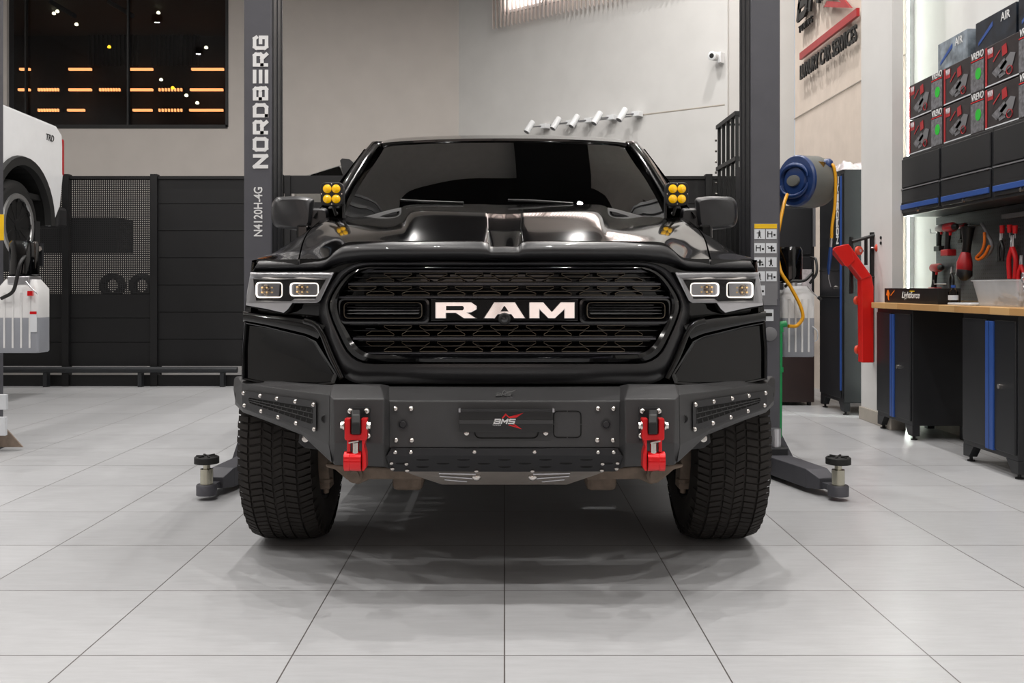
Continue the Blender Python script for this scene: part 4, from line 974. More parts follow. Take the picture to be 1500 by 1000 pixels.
MB().tube(curve([oc, P(1221, 243, 6.17), P(1224, 262, 6.17), P(1223, 300, 6.17), P(1219, 330, 6.17), P(1218, 350, 6.17)], 30), .0095, 10).build('air_hose', 'hose', hr_, smooth=60)
gn = MB().tube([P(1218, 349, 6.17), P(1217, 364, 6.17)], .010, 10).build('hose_coupling', 'silver', hr_, smooth=60)
MB().tube([P(1217, 362, 6.17), P(1216, 375, 6.17), P(1214, 392, 6.17), P(1214, 402, 6.17)], [.012, .013, .011, .006], 10).build('blow_gun', 'navy', hr_, smooth=60)
MB().tube([P(1214, 400, 6.17), P(1214, 408, 6.17), P(1217, 420, 6.17)], .003, 6).build('gun_nozzle', 'silver', hr_, smooth=60)
MB().tube(curve([P(1153, 285, 6.2), P(1148, 300, 6.1), P(1142, 330, 6.02), P(1138, 360, 6.02), P(1143, 396, 5.86), P(1158, 420, 5.84), P(1172, 447, 5.84), P(1176, 465, 5.84), P(1167, 477, 5.84), P(1155, 477.5, 5.82)], 50), .0105, 10).build('supply_hose', 'hose', hr_, smooth=60)
MB().box(1.56, 1.8, 6.40, 6.43, rc.z - .08, rc.z - .06).box(1.56, 1.8, 6.40, 6.43, rc.z + .06, rc.z + .08).box(1.50, 1.57, 5.98, 6.44, rc.z - .1, rc.z + .1).build('wall_bracket', 'lift_dark', hr_)

# far left column and its pump
t3 = post(-1, 'grey lift column at the picture edge with white tank and yellow sticker', -75, -25, -24, 6.25, -90, 615, 662)
for ch in list(t3.children):
    if ch.name.startswith('carriage_track'): bpy.data.objects.remove(ch)
MB().prism([(-3.28, 6.35, .02), (-3.08, 6.35, .02), (-3.28, 6.35, .24)], (0, .012, 0)).build('gusset', 'tan', t3)
Y3 = 6.245
q3 = lambda x0, x1, y0, y1, m, n, d=.03: MB().box(P(x0, 0, Y3).x, P(x1, 0, Y3).x, Y3 - d, Y3, P(0, y1, Y3).z, P(0, y0, Y3).z).build(n, m, t3, bevel=.002)
q3(-20, 12, 577, 599, 'label', 'socket_box'); q3(-20, 11, 610, 637, 'label', 'junction_box'); q3(-30, 6, 314, 352, 'yel', 'yellow_sticker', .003)
motor(t3, 5, 46, 352, 404, 6.0); tank(t3, -6, 56, 409, 517, 6.0, .48)
MB().box(P(40, 0, 6.15).x, P(62, 0, 6.15).x, 6.15, 6.17, P(0, 390, 6.15).z, P(0, 356, 6.15).z).build('pump_bracket', 'lift_dark', t3)
MB().cyl(P(57, 364, 6.15), P(57, 364, 6.12), .018, n=6).build('bracket_bolt', 'bolt', t3)
MB().tube(curve([P(2, 437, 5.97), P(20, 425, 5.95), P(30, 385, 5.95), P(44, 368, 6.1)], 16), .011, 8).build('pressure_hose', 'black', t3, smooth=60)
MB().tube([P(38, 412, 5.97), P(46, 422, 5.96), P(55, 430, 5.95)], .005, 8).build('release_lever', 'silver', t3, smooth=60)
MB().box(P(41, 0, 5.98).x, P(48, 0, 5.98).x, 5.97, 5.99, P(0, 433, 5.98).z, P(0, 426, 5.98).z).build('red_valve', 'red', t3)
lb = MB().box(P(44, 0, 5.996).x, P(54, 0, 5.996).x, 5.993, 5.997, P(0, 486, 6).z, P(0, 456, 6).z).build('tank_label', 'label', t3)
MB().box(P(44, 0, 5.996).x, P(54, 0, 5.996).x, 5.992, 5.993, P(0, 460, 6).z, P(0, 456, 6).z).build('label_header', 'red', lb)
ra = thing('lift_arm', 'raised grey lift arm holding the white pickup from below', 'car lift', (-4.6, 8.6, 1.1))
MB().tube([(-3.9, 7.2, 1.12), (-4.45, 7.8, 1.12), (-4.7, 8.2, 1.12)], .05, 8).build('arm_beam', 'steel_grey', ra)
MB().cyl((-4.7, 8.2, 1.12), (-4.7, 8.2, 1.56), .04).build('arm_pad', 'rubber2', ra)

# white pickup raised on the neighbouring lift
X0 = -4.28; zc = 1.59
wt_ = thing('white_pickup', 'white pickup truck raised on the next lift, only its rear corner and wheel showing', 'truck', (X0 - .95, 8.8, 1.18))
def arcp(y0, z0, r, n=14): return [(y0 - r * cos(pi * k / n), z0 + r * sin(pi * k / n)) for k in range(n + 1)]
prof = [(6.3, 1.6)] + [(7.9, 1.6)] + arcp(8.8, zc + .03, .52) + [(9.42, 1.62), (9.58, 1.82), (9.66, 2.2), (9.62, 2.52), (9.5, 2.585), (6.3, 2.66)]
rows = [[Vector((X0 + dx, y, z)) for y, z in prof] for dx in (0, .0)]
MB().prism([(X0, y, z) for y, z in prof], (-.06, 0, 0)).build('bed_side', 'white', wt_, bevel=.025, seg=4)
MB().prism([(X0 - 1.9, y, z) for y, z in prof], (.06, 0, 0)).build('bed_side', 'white', wt_, bevel=.02)
MB().box(X0 - 1.86, X0 - .04, 9.55, 9.62, 1.8, 2.56).build('tailgate', 'white', wt_, bevel=.015)
MB().box(X0 - 1.86, X0 - .04, 6.3, 9.6, 1.85, 1.9).build('bed_floor', 'void', wt_)
MB().box(X0 - 1.8, X0 - .08, 6.3, 8.0, 2.6, 3.15).build('cab', 'white', wt_, bevel=.08)
ar = [Vector((X0 + .008, y, z)) for y, z in arcp(8.8, zc + .03, .53, 20)]
MB().loft([[p + Vector((dx, (p.y - 8.8) * f, (p.z - zc) * f)) for p in ar] for dx, f in ((-.03, -.06), (.03, -.05), (.035, .08), (0, .1))], caps=False, closed=False).build('wheel_arch', 'rubber2', wt_, smooth=60)
MB().loft([[Vector((X0 + .008 + dx, y, z)) for y, z in arcp(8.8, zc + .03, .512, 20)] for dx in (-.004, -.5)], caps=False, closed=False).build('wheel_liner', 'void', wt_)
MB().box(X0 - .1, X0 + .004, 9.60, 9.665, 2.12, 2.48).build('tail_light', 'dred', wt_, bevel=.02)
MB().box(X0 - 1.8, X0 - .02, 9.58, 9.78, 1.62, 1.82).build('rear_bumper', 'satin', wt_, bevel=.03)
MB().box(X0 - .12, X0 - .02, 9.1, 9.2, 1.25, 1.65).build('mud_flap', 'rubber2', wt_)
mesh_text('TRD', .085, 'decalk', (X0 + .004, 9.26, 2.42), (0, 1, 0), (0, 0, 1), wt_, .001, .001, 'side_badge', shear=.25)
for xs in (X0 - .16, X0 - 1.74):
    c = Vector((xs, 8.8, zc))
    o = MB().lathe(c, (1, 0, 0), [(-.12, .25), (-.13, .33), (-.11, .395), (-.05, .41), (.05, .41), (.11, .395), (.13, .33), (.12, .25)], 48, caps=False).build('wheel_tyre', 'rubber2', wt_, smooth=60)
    MB().lathe(c, (1, 0, 0), [(.122, .262), (.13, .255), (.13, .225), (.10, .22), (.06, .215), (.05, .0)], 40).build('wheel_rim', 'decalk', o, smooth=40)
    MB().lathe(c, (1, 0, 0), [(.126, .285), (.142, .278), (.142, .24), (.12, .232)], 40, caps=False).build('rim_ring', 'tyre2', o, smooth=40)
    mb = MB()
    for k in range(12):
        a = 2 * pi * k / 12; d = Vector((0, cos(a), sin(a))); mb.obox(c + Vector((.105, 0, 0)) + d * .14, d, (1, 0, 0), d.cross(Vector((1, 0, 0))), .09, .02, .014)
        mb.obox(c + Vector((.128, 0, 0)) + d * .222, d, (1, 0, 0), d.cross(Vector((1, 0, 0))), .014, .01, .02)
    mb.build('wheel_spokes', 'black', o)
    MB().cyl(c + Vector((.1, 0, 0)), c + Vector((.13, 0, 0)), .05, n=16).build('centre_cap', 'black', o)

# gate / partition of black panels
YG = 10.5
gz = lambda y: P(0, y, YG).z
gxx = lambda x: P(x, 0, YG).x
def seg_panel(px0, px1, label, perf, posts=True):
    t = thing('gate_panel', label, 'gate panel', ((gxx(px0) + gxx(px1)) / 2, YG, 0), None)
    a, b = gxx(px0) + .001, gxx(px1); zb = gz(536)
    zt = gz(258); zp = gz(430) if perf else zt
    if perf: MB().box(a, b, YG, YG + .002, zp, zt - .02).build('perforated_sheet', 'perf', t)
    mb = MB(); n = 7 if not perf else 3; zz = zp
    for k in range(n):
        z1 = zb + (zp - zb) * (k + 1) / n - .006; z0 = zb + (zp - zb) * k / n; mb.box(a, b, YG, YG + .03, z0, z1)
    mb.box(a, b, YG + .03, YG + .035, zb, zp)
    mb.build('solid_cladding', 'gate', t)
    MB().box(a, b, YG - .02, YG + .05, zt - .03, zt).build('top_rail', 'gate', t)
    MB().box(b - .075, b - .002, YG - .04, YG + .05, 0, zt + .02).build('gate_post', 'gate', t, bevel=.004)
    MB().box(a, b, YG - .015, YG + .02, 0, gz(549)).build('kick_plate', 'gate', t)
    return t
seg_panel(-130, 103, 'black perforated gate panel behind the white tank', True)
seg_panel(103, 232, 'black gate panel with perforated mesh top, between the two slim posts', True)
seg_panel(232, 415, 'plain black gate panel just left of the lettered lift column', False)
g4 = thing('gate_panel', 'black gate section seen behind the passenger mirror with an open slot', 'gate panel', (gxx(560), YG, 0))
MB().box(gxx(415), gxx(760), YG, YG + .05, gz(283), gz(257)).build('top_beam', 'gate', g4)
MB().box(gxx(415), gxx(760), YG, YG + .05, 0, gz(296)).build('lower_panel', 'gate', g4)
MB().box(gxx(420) - .02, gxx(420) + .04, YG - .02, YG + .05, 0, gz(257)).build('gate_post', 'gate', g4)
seg_panel(760, 1043, 'plain black gate panel behind the windscreen and driver pod light', False)
seg_panel(1043, 1150, 'narrow black gate panel by the black rack', False)
rl = thing('guide_rail', 'long dark floor rail running under the black gate panels', 'rail', (gxx(150), YG - .1, 0))
MB().cyl((gxx(-130), YG - .12, gz(540)), (gxx(352), YG - .12, gz(540)), .032, n=16).build('rail_tube', 'gate2', rl, smooth=60)
for px in (-60, 74, 211, 330): MB().box(gxx(px) - .02, gxx(px) + .02, YG - .13, YG - .05, 0, gz(540)).build('rail_foot', 'gate2', rl)
# things behind the perforated gate
for i, px in enumerate((165, 208)):
    c = P(px, 417, 11.6); c.z = .52
    c = Vector((P(px, 0, 11.6).x, 11.6, P(0, 436, 11.6).z + .142))
    tag(MB().lathe(c, (0, 1, 0), [(-.06, .08), (-.07, .12), (-.05, .14), (.05, .14), (.07, .12), (.06, .08)], 32, caps=False).build('spare_tyre', 'rubber2', smooth=60), 'black tyre on the shelf behind the perforated gate, ' + ('the one nearer the lettered column' if i else 'the one nearer the white tank'), 'tyre')
sh_ = thing('storage_shelf', 'dark storage shelf standing behind the perforated gate panels', 'shelf', (P(120, 0, 11.6).x, 11.6, 0))
MB().box(P(-60, 0, 11.6).x, P(232, 0, 11.6).x, 11.4, 11.9, P(0, 445, 11.6).z, P(0, 436, 11.6).z).box(P(-60, 0, 11.6).x, P(180, 0, 11.6).x, 11.4, 11.9, P(0, 370, 11.6).z, P(0, 320, 11.6).z).build('shelf_board', 'void', sh_)
for px in (-40, 100, 235): MB().box(P(px, 0, 11.6).x - .03, P(px, 0, 11.6).x + .03, 11.5, 11.56, 0, P(0, 322, 11.6).z).build('shelf_leg', 'void', sh_)
# grey car beyond the gate
gc = thing('parked_car', 'grey car beyond the black gate, just its sloping windscreen showing over the beam', 'car', (P(560, 0, 12.2).x, 12.2, 0))
pp = [(430, 262), (455, 254), (500, 240), (520, 234), (600, 232), (660, 262), (660, 400), (430, 400)]
MB().prism([P(x, y, 11.9) for x, y in pp], (0, 1.2, 0)).build('car_body', 'greycar', gc, bevel=.04)
MB().prism([P(x, y, 11.88) for x, y in ((455, 256), (497, 243), (503, 258), (455, 262))], (0, .02, 0)).build('car_glass', 'tint', gc)
MB().prism([P(x, y, 11.86) for x, y in ((498, 235), (501, 232), (512, 233), (520, 240), (524, 262), (504, 262))], (0, .3, 0)).build('roof_pillar', 'satin', gc)
MB().prism([P(x, y, 11.9) for x, y in ((440, 400), (660, 400), (660, 500), (440, 500))], (0, 1.2, 0)).build('car_sill', 'satin', gc, bevel=.05)
for x in (480, 620):
    MB().cyl((P(x, 0, 12).x, 11.92, .33), (P(x, 0, 12).x, 12.15, .33), .33, n=32).build('car_wheel', 'rubber2', gc, smooth=40)

# track lights and camera on the angled wall
tk = thing('track_rail', 'thin white lighting track running up the angled white wall', 'track', AW(803, 184, .03))
MB().tube([AW(800, 184.3, .012), AW(925, 170.6, .012)], .011, 8).build('powered_track', 'silver', tk)
MB().tube([AW(925, 170.6, .012), AW(1063, 153.7, .012)], .011, 8).build('cable_trunking', 'base', tk)
for i, (hx, hy) in enumerate(((791.7, 189.3), (830, 184.3), (857, 181), (890, 176.7), (926.7, 171.7))):
    c = AW(hx, hy, .22); w = ['lowest, over the pickup roof', 'second up from the roof', 'middle one of the row', 'second from the thin trunking', 'topmost, where the thin trunking begins'][i]
    t = thing('track_spotlight', 'small white cylinder spotlight on the wall track, ' + w, 'spotlight', c, 'spotlights on the wall track')
    j = AW(hx + 10, hy - 3, .12); d = (c - j); d = Vector((-.45, -.25, -.75)).normalized()
    MB().lathe(c - d * .09, d, [(0, .035), (.01, .04), (.17, .04), (.17, .032)], 20, caps=True).build('lamp_head', 'white', t, smooth=40)
    MB().lathe(c - d * .09, d, [(.165, .033), (.172, .033)], 20).build('lamp_mouth', 'greyp', t)
    MB().tube([c, j], .008, 6).build('swivel_arm', 'greyp', t)
    MB().obox(AW(hx + 12, hy - 3.3, .075), eW, nw, UZ, .05, .05, .03).build('track_adapter', 'white', t, bevel=.005)
c = AW(1054, 85, .12)
t = thing('security_camera', 'small white security camera high on the corner of the angled wall', 'camera', c)
MB().lathe(c, (-.6, -.8, -.1), [(-.06, .03), (-.04, .05), (.06, .05), (.065, .04)], 20).build('camera_body', 'white', t, smooth=40)
MB().lathe(c, (-.6, -.8, -.1), [(.064, .03), (.068, .02)], 16).build('camera_lens', 'decalk', t)
MB().obox(AW(1060, 86, .05), eW, nw, UZ, .02, .05, .06).build('camera_mount', 'white', t, bevel=.006)

# black steel rack by the right column
rk = thing('steel_rack', 'black barred steel rack standing between the corner and the right lift column', 'rack', (2.2, 9.7, 0))
zt = 2.69; mb = MB()
for y in (9.42, 9.6, 9.8, 10.0, 10.2): MB().box(2.19, 2.22, y - .014, y + .014, 0, zt).build('upright', 'gate', rk)
for z in (zt, 2.26, 1.2): MB().box(2.18, 2.23, 9.4, 10.25, z - .02, z + .02).build('cross_bar', 'gate', rk)
for y in (10.0, 9.5): MB().box(2.2, 2.4, y - .015, y + .015, zt - .02, zt).build('top_arm', 'gate', rk)
for k in range(6): MB().cyl((2.18, 10.2, 2.0 + k * .11), (2.16, 10.2, 2.0 + k * .11), .012, n=8).build('rack_bolt', 'bolt', rk)

# ---------------------------------------------------------------- workbench side
def WR(px, py, X): return P(px, py, X * F / (px - VX))
def YR(px, X): return X * F / (px - VX)
# sign on the fluted wall
XS = 3.17
sg = thing('wall_sign', 'black and red workshop sign with raised lettering on the fluted wall', 'sign', WR(1215, 85, XS))
a, b = WR(1173, 88, XS), WR(1257, 27, XS)
MB().box(XS - .015, XS + .015, b.y, a.y, a.z - .0, a.z + .075).build('red_bar', 'dred', sg, bevel=.003)
p0 = WR(1172, 117, XS - .015)
mesh_text('LUXURY CAR SERVICES', .21, 'decalk', p0 + Vector((-.0, 0, .0)), (0, -1, 0), (0, 0, 1), sg, .008, .004, 'sign_lettering', fit=p0.y - YR(1257, XS))
emblem(WR(1172, 42, XS - .01) + Vector((0, 0, .05)), (0, -1, 0), (0, 0, 1), (p0.y - YR(1257, XS)) / 300, 'decalk', 'dred', sg, 'TUNING', d=.02)
def cabinet_x(t, X, y0, y1, z0, z1, D, strip_y, strip_z, lock, legs=True):
    MB().box(X + .012, X + D, y0, y1, z0, z1).build('body', 'cab', t, bevel=.004)
    if legs:
        for yy, d in ((y0, 1), (y1, -1)):
            MB().prism([(X + .012, yy, z0), (X + .012, yy + d * .13, z0), (X + .012, yy + d * .07, .03 if z0 > .05 else 0), (X + .012, yy, .03)], (.05, 0, 0)).build('leg', 'cab', t)
            MB().cyl((X + .04, yy + d * .04, 0), (X + .04, yy + d * .04, .035), .01, n=8).lathe((X + .04, yy + d * .04, 0), (0, 0, 1), [(0, .022), (.008, .022)], 12).build('foot', 'black', t)
            MB().box(X + D - .06, X + D - .01, min(yy, yy + d * .06), max(yy, yy + d * .06), 0, z0).build('leg', 'cab', t)
    ym = sum(strip_y) / 2
    d1 = MB().box(X, X + .014, y0 + .012, strip_y[0] - .002, z0 + .03, z1 - .03).build('door', 'cab', t, bevel=.004)
    if y1 - strip_y[1] > .06: MB().box(X, X + .014, strip_y[1] + .002, y1 - .012, z0 + .03, z1 - .03).build('door', 'cab', t, bevel=.004)
    o = MB().box(X - .008, X + .014, strip_y[0], strip_y[1], *strip_z).build('blue_handle', 'blue', t, bevel=.003)
    MB().box(X - .0095, X - .007, ym - .004, ym + .004, *strip_z).build('handle_groove', 'navy', o)
    if lock: MB().cyl((X, lock[0], lock[1]), (X - .012, lock[0], lock[1]), .014, n=16).build('lock', 'bolt', t)
t = thing('base_cabinet', 'black base cabinet with a blue vertical handle next to the white fin pillar', 'cabinet', (2.97, 7.06, 0))
cabinet_x(t, 2.76, 6.75, 7.38, .1, .888, .42, (7.03, 7.1), (.123, .85), (6.96, WR(1312, 536, 2.76).z))
t = thing('base_cabinet', 'black base cabinet with a blue vertical handle nearest the camera, beyond the knee space', 'cabinet', (2.97, 5.68, 0))
cabinet_x(t, 2.76, 5.36, 6.0, .1, .888, .42, (5.60, 5.69), (.123, .85), (5.53, WR(1462, 565, 2.76).z))
MBt = MB().box(2.74, 3.2, 4.7, 7.42, .888, .93).build('worktop', 'wood', bevel=.003); tag(MBt, 'pale wooden butcher block worktop over the black base cabinets', 'worktop')
t = thing('tall_cabinet', 'tall black cabinet with white vertical lettering and a thin blue strip', 'cabinet', (2.97, 8.38, 0))
cabinet_x(t, 2.75, 8.08, 8.68, .1, 2.0, .43, (8.10, 8.13), (.2, 1.95), (8.25, WR(1226, 421, 2.75).z))
p0 = WR(1227.5, 356, 2.745)
stroke_text('NORDBERG', .052, .042, .018, .014, 'decal', (2.749, p0.y, p0.z), (0, 0, 1), (0, 1, 0), t, .002, 'brand_lettering')
MB().box(2.742, 2.752, 8.14, 8.66, 1.18, 1.186).box(2.742, 2.752, 8.14, 8.66, .96, .966).build('door_gap', 'void', t)
random.seed(8)
mb = MB()
rows = [[Vector((x, y, 2.004 + (.0 if i in (0, 9) or j in (0, 9) else random.uniform(.03, .09)))) for j, y in enumerate([8.1 + .055 * k for k in range(10)])] for i, x in enumerate([2.76 + .04 * k for k in range(10)])]
tag(MB().grid(surf(rows, 30, 30), thick=(0, 0, -.003)).build('plastic_wrap', 'film', smooth=60), 'crumpled clear plastic wrap lying on top of the tall black cabinet', 'wrapping')
t = thing('storage_cabinet', 'dark brown and black storage cabinet standing behind the pump tank', 'cabinet', (2.45, 9.0, 0))
MB().box(2.2, 2.73, 8.75, 9.3, .03, .84).build('brown_base', 'brown', t, bevel=.004)
MB().box(2.2, 2.73, 8.75, 9.3, .84, 1.76).build('upper_body', 'cab', t, bevel=.004)
MB().box(2.22, 2.70, 8.738, 8.75, 1.33, 1.74).build('upper_door', 'cab', t, bevel=.003)
MB().box(2.22, 2.70, 8.738, 8.75, .88, 1.31).build('lower_door', 'cab', t, bevel=.003)
MB().box(2.715, 2.735, 8.73, 8.75, 1.4, 1.76).build('edge_strip', 'greyp', t)
MB().box(2.6, 2.7, 8.73, 8.74, 1.02, 1.2).build('reflection_patch', 'film', t)  # pale patch standing in for a pinkish reflection on the cabinet
for x in (2.22, 2.68): MB().box(x, x + .03, 8.78, 8.81, 0, .03).box(x, x + .03, 9.2, 9.23, 0, .03).build('foot', 'black', t)
# upper cabinets
names = ['farthest, by the white fin pillar', 'second from the white pillar', 'third, above the clear bin', 'nearest, mostly out of view']
for i in range(4):
    y1 = 7.31 - i * .7; y0 = y1 - .695; X = 2.9
    t = thing('wall_cabinet', 'black wall cabinet with a blue handle strip, ' + names[i], 'cabinet', (3.05, (y0 + y1) / 2, 1.56), 'black wall cabinets over the bench')
    MB().box(X + .012, 3.2, y0, y1, 1.56, 1.99).build('body', 'cab', t, bevel=.004)
    d = MB().box(X, X + .014, y0 + .02, y1 - .02, 1.765, 1.97).build('door', 'cab', t, bevel=.004)
    MB().box(X, X + .014, y0 + .02, y1 - .02, 1.58, 1.745).build('flap', 'cab', t, bevel=.004)
    MB().box(X - .006, X + .012, y0 + .02, y1 - .02, 1.748, 1.756).build('door_edge', 'greyp', t)
    o = MB().box(X - .010, X + .006, y0 + .025, y1 - .025, 1.605, 1.64).build('blue_handle', 'blue', t, bevel=.003)
    MB().box(X - .004, X + .006, y0 + .025, y1 - .025, 1.64, 1.655).build('finger_slot', 'void', o)
    MB().cyl((X, (y0 + y1) / 2, 1.588), (X - .012, (y0 + y1) / 2, 1.588), .013, n=14).build('lock', 'bolt', t)
pg = tag(MB().box(3.185, 3.209, 4.6, 7.33, .95, 1.555).build('pegboard', 'peg'), 'dark perforated tool pegboard on the wall over the worktop', 'pegboard')

# boxes on the cabinets
def winch_box(X, y0, y1, z0, z1, label, sticker):
    t = thing('winch_box', label, 'box', ((X + 3.18) / 2, (y0 + y1) / 2, z0), 'winch boxes stacked on the wall cabinets')
    L = y1 - y0; h = z1 - z0
    MB().box(X, 3.18, y0, y1, z0, z1).build('carton', 'cardk', t, bevel=.003)
    fx = X - .001
    def fp(a0, a1, b0, b1, m, n, par=t, d=.001):   # a along the face from its far end, b up
        return MB().box(fx - d, fx, y1 - a1 * L, y1 - a0 * L, z0 + b0 * h, z0 + b1 * h).build(n, m, par)
    pnl = fp(.68, .98, .04, .80, 'cardg', 'photo_panel'); fp(.68, .98, .78, .82, 'decalr', 'red_line')
    fp(0, .68, .02, .05, 'label', 'bottom_line'); fp(.0, .04, .05, .98, 'dred', 'red_edge')
    bd = fp(.05, .17, .70, .93, 'dred', 'red_badge')
    q = Vector((fx - .0015, y1 - .055 * L, z0 + .79 * h))
    mesh_text('WARN', .05, 'label', q, (0, -1, 0), (0, 0, 1), t, .0006, .0008, 'badge_text', fit=.105 * L)
    mesh_text('VREVO', .06, 'decal', Vector((fx - .001, y1 - .69 * L, z0 + .85 * h)), (0, -1, 0), (0, 0, 1), t, .0006, .001, 'box_text', shear=.2, fit=.28 * L)
    # printed winch picture
    mb = MB()
    def poly(pts, m, n):
        MB().prism([(fx - .0012, y1 - a * L, z0 + b * h) for a, b in pts], (-.0006, 0, 0)).build(n, m, t)
    poly([(.14, .32), (.40, .55), (.46, .42), (.24, .16)], 'cardg', 'printed_drum')
    poly([(.30, .35), (.52, .62), (.62, .56), (.56, .30), (.42, .22)], 'greyp', 'printed_motor')
    poly([(.30, .12), (.42, .16), (.40, .24), (.28, .2)], 'cardg', 'printed_lead')
    poly([(.36, .60), (.46, .64), (.44, .88), (.35, .84)], 'dred', 'printed_tag')
    MB().tube([Vector((fx - .0012, y1 - (.5 + .055 * cos(a)) * L, z0 + (.22 + .1 * sin(a)) * h)) for a in [2 * pi * k / 16 for k in range(17)]], .003, 4).build('printed_hook', 'dred', t)
    poly([(.16, .58), (.3, .78), (.32, .76), (.18, .56)], 'dred', 'printed_stripe')
    if sticker: MB().cyl((fx - .001, y1 - .86 * L, z0 + .46 * h), (fx - .003, y1 - .86 * L, z0 + .46 * h), .036, n=20).build('green_sticker', 'gbright', t)
zz = (1.992, 2.245, 2.50)
cols = ((6.64, 7.19, 'by the white pillar end'), (6.06, 6.62, 'second along from the pillar'), (5.46, 6.04, 'third along from the pillar'), (4.86, 5.44, 'nearest the camera'))
for r_ in range(2):
    for i, (a, b, w) in enumerate(cols):
        winch_box(2.93 if i < 2 else 2.925, a, b, zz[r_] + .001, zz[r_ + 1] - .004, 'black printed winch carton in the %s row, %s' % (('lower', 'upper')[r_], w), not (r_ == 1 and i >= 2))
for i, (a, b, w) in enumerate(((6.33, 6.76, 'pale shiny front, nearest the white pillar'), (5.73, 6.22, 'dark front, middle of the three'), (5.2, 5.7, 'dark front, nearest the camera'))):
    t = thing('air_box', 'small carton lettered AIR on the top row, ' + w, 'box', (3.06, (a + b) / 2, 2.5), 'small cartons on the top row')
    MB().box(2.95, 3.17, a, b, 2.5, 2.69).build('carton', 'cards' if i == 0 else 'airbox', t, bevel=.003)
    mesh_text('AIR', .07, 'decal', (2.948, a + .17, 2.62), (0, -1, 0), (0, 0, 1), t, .0006, .0006, 'box_text')
    MB().prism([(2.9485, b - .04, 2.54), (2.9485, b - .04, 2.56), (2.9485, b - .22, 2.65), (2.9485, b - .22, 2.62)], (-.0006, 0, 0)).build('printed_streak', 'blue', t)
# long lightbar carton on the bench
t = thing('lightbar_carton', 'long black carton with orange figure and white script on the worktop', 'box', (2.87, 6.87, .931))
MB().box(2.80, 2.95, 6.42, 7.32, .931, 1.035).build('carton', 'decalk', t, bevel=.002)
mesh_text('Lightforce', .062, 'decal', (2.799, 7.0, .968), (0, -1, 0), (0, 0, 1), t, .0006, .0012, 'script', shear=.3, fit=.30)
MB().box(2.798, 2.799, 6.78, 6.86, 1.012, 1.018).build('yellow_line', 'yel', t)
MB().prism([(2.798, 7.30 - a, .935 + b) for a, b in ((.02, .05), (.04, .085), (.06, .088), (.085, .06), (.07, .03), (.075, .01), (.055, .02), (.045, .045))], (-.001, 0, 0)).build('orange_figure', 'orange', t)
MB().prism([(2.798, 7.20 - a, .985 + b) for a, b in ((0, .0), (.07, .035), (.075, .03), (.01, -.005))], (-.001, 0, 0)).build('orange_tail', 'orange', t)
mesh_text('FX 50 LED BAR'[:0] or '', .01, 'decal', (0, 0, 0), (0, -1, 0), (0, 0, 1), t) if False else None
# bottle, tray, bin
c = Vector((2.86, 6.33, .931))
t = thing('water_bottle', 'small clear plastic bottle beside the long black carton', 'bottle', c)
MB().lathe(c, (0, 0, 1), [(0, .025), (.005, .03), (.08, .03), (.1, .012), (.11, .011)], 20).build('bottle_body', 'clear', t, smooth=60)
MB().lathe(c, (0, 0, 1), [(.108, .014), (.125, .014)], 16).build('bottle_cap', 'blue', t)
MB().lathe(c, (0, 0, 1), [(.03, .0305), (.06, .0305)], 20, caps=False).build('bottle_label', 'label', t)
tag(MB().box(2.8, 3.0, 5.98, 6.28, .931, .945).build('white_tray', 'label', bevel=.004), 'flat white tray between the bottle and the clear bin', 'tray')
t = thing('clear_bin', 'clear plastic bin full of small dark parts on the worktop', 'bin', (2.95, 5.72, .931))
def bl(f, z): return [Vector((2.95 + p.x * f, 5.7 + p.y * f, z)) for p in rounded([(-.14, -.28), (.14, -.28), (.14, .28), (-.14, .28)], .03, 3)]
MB().loft([bl(.85, .932), bl(1.0, 1.075), bl(1.05, 1.078), bl(1.05, 1.085), bl(.98, 1.082), bl(.84, .94)], caps=False).build('bin_wall', 'bin', t, smooth=30)
random.seed(3)
for i in range(26):
    c = Vector((2.95 + random.uniform(-.09, .09), 5.7 + random.uniform(-.2, .2), .95 + random.uniform(0, .05)))
    a = Vector((random.uniform(-1, 1), random.uniform(-1, 1), random.uniform(-.5, .5)))
    o = MB().obox(c, a, a.orthogonal(), a.cross(a.orthogonal()), random.uniform(.012, .035), random.uniform(.008, .02), random.uniform(.006, .016)).build('small_part', random.choice(['satin', 'greyp', 'silver', 'black', 'tan']), bevel=.002)
    tag(o, 'small dark metal part lying loose in the clear bin', 'part', 'loose parts in the clear bin')
t = thing('parts_bag', 'clear bag of grey parts with a chain, leaning on the clear bin', 'bag', (2.83, 5.28, .931))
g = MB()
rr = []
for k in range(7):
    z = .932 + .11 * k / 6; f = [1, 1.1, 1.05, .9, .7, .45, .15][k]
    rr.append([Vector((2.84 + (.06 + random.uniform(-.012, .012)) * f * cos(a), 5.2 + (.13 + random.uniform(-.03, .03)) * f * sin(a), z)) for a in [2 * pi * j / 14 for j in range(14)]])
g.loft(rr).build('bag_film', 'bin', t, smooth=60)
for k in range(7):
    p = Vector((2.80, 5.33 + .006 * k, .96 + .024 * k)); ax_ = Vector((1, 0, 0)) if k % 2 else Vector((0, 1, 0))
    MB().tube([p + ax_ * .008 * cos(a) + Vector((0, 0, .016 * sin(a))) for a in [2 * pi * j / 10 for j in range(11)]], .003, 5).build('chain_link', 'silver', t)
for k in range(5):
    c = Vector((2.84 + random.uniform(-.03, .03), 5.2 + random.uniform(-.08, .08), .95)); MB().obox(c, (1, .4, 0), (-.4, 1, 0), (0, 0, 1), .02, .03, .014).build('bagged_part', 'greyp', t, bevel=.003)

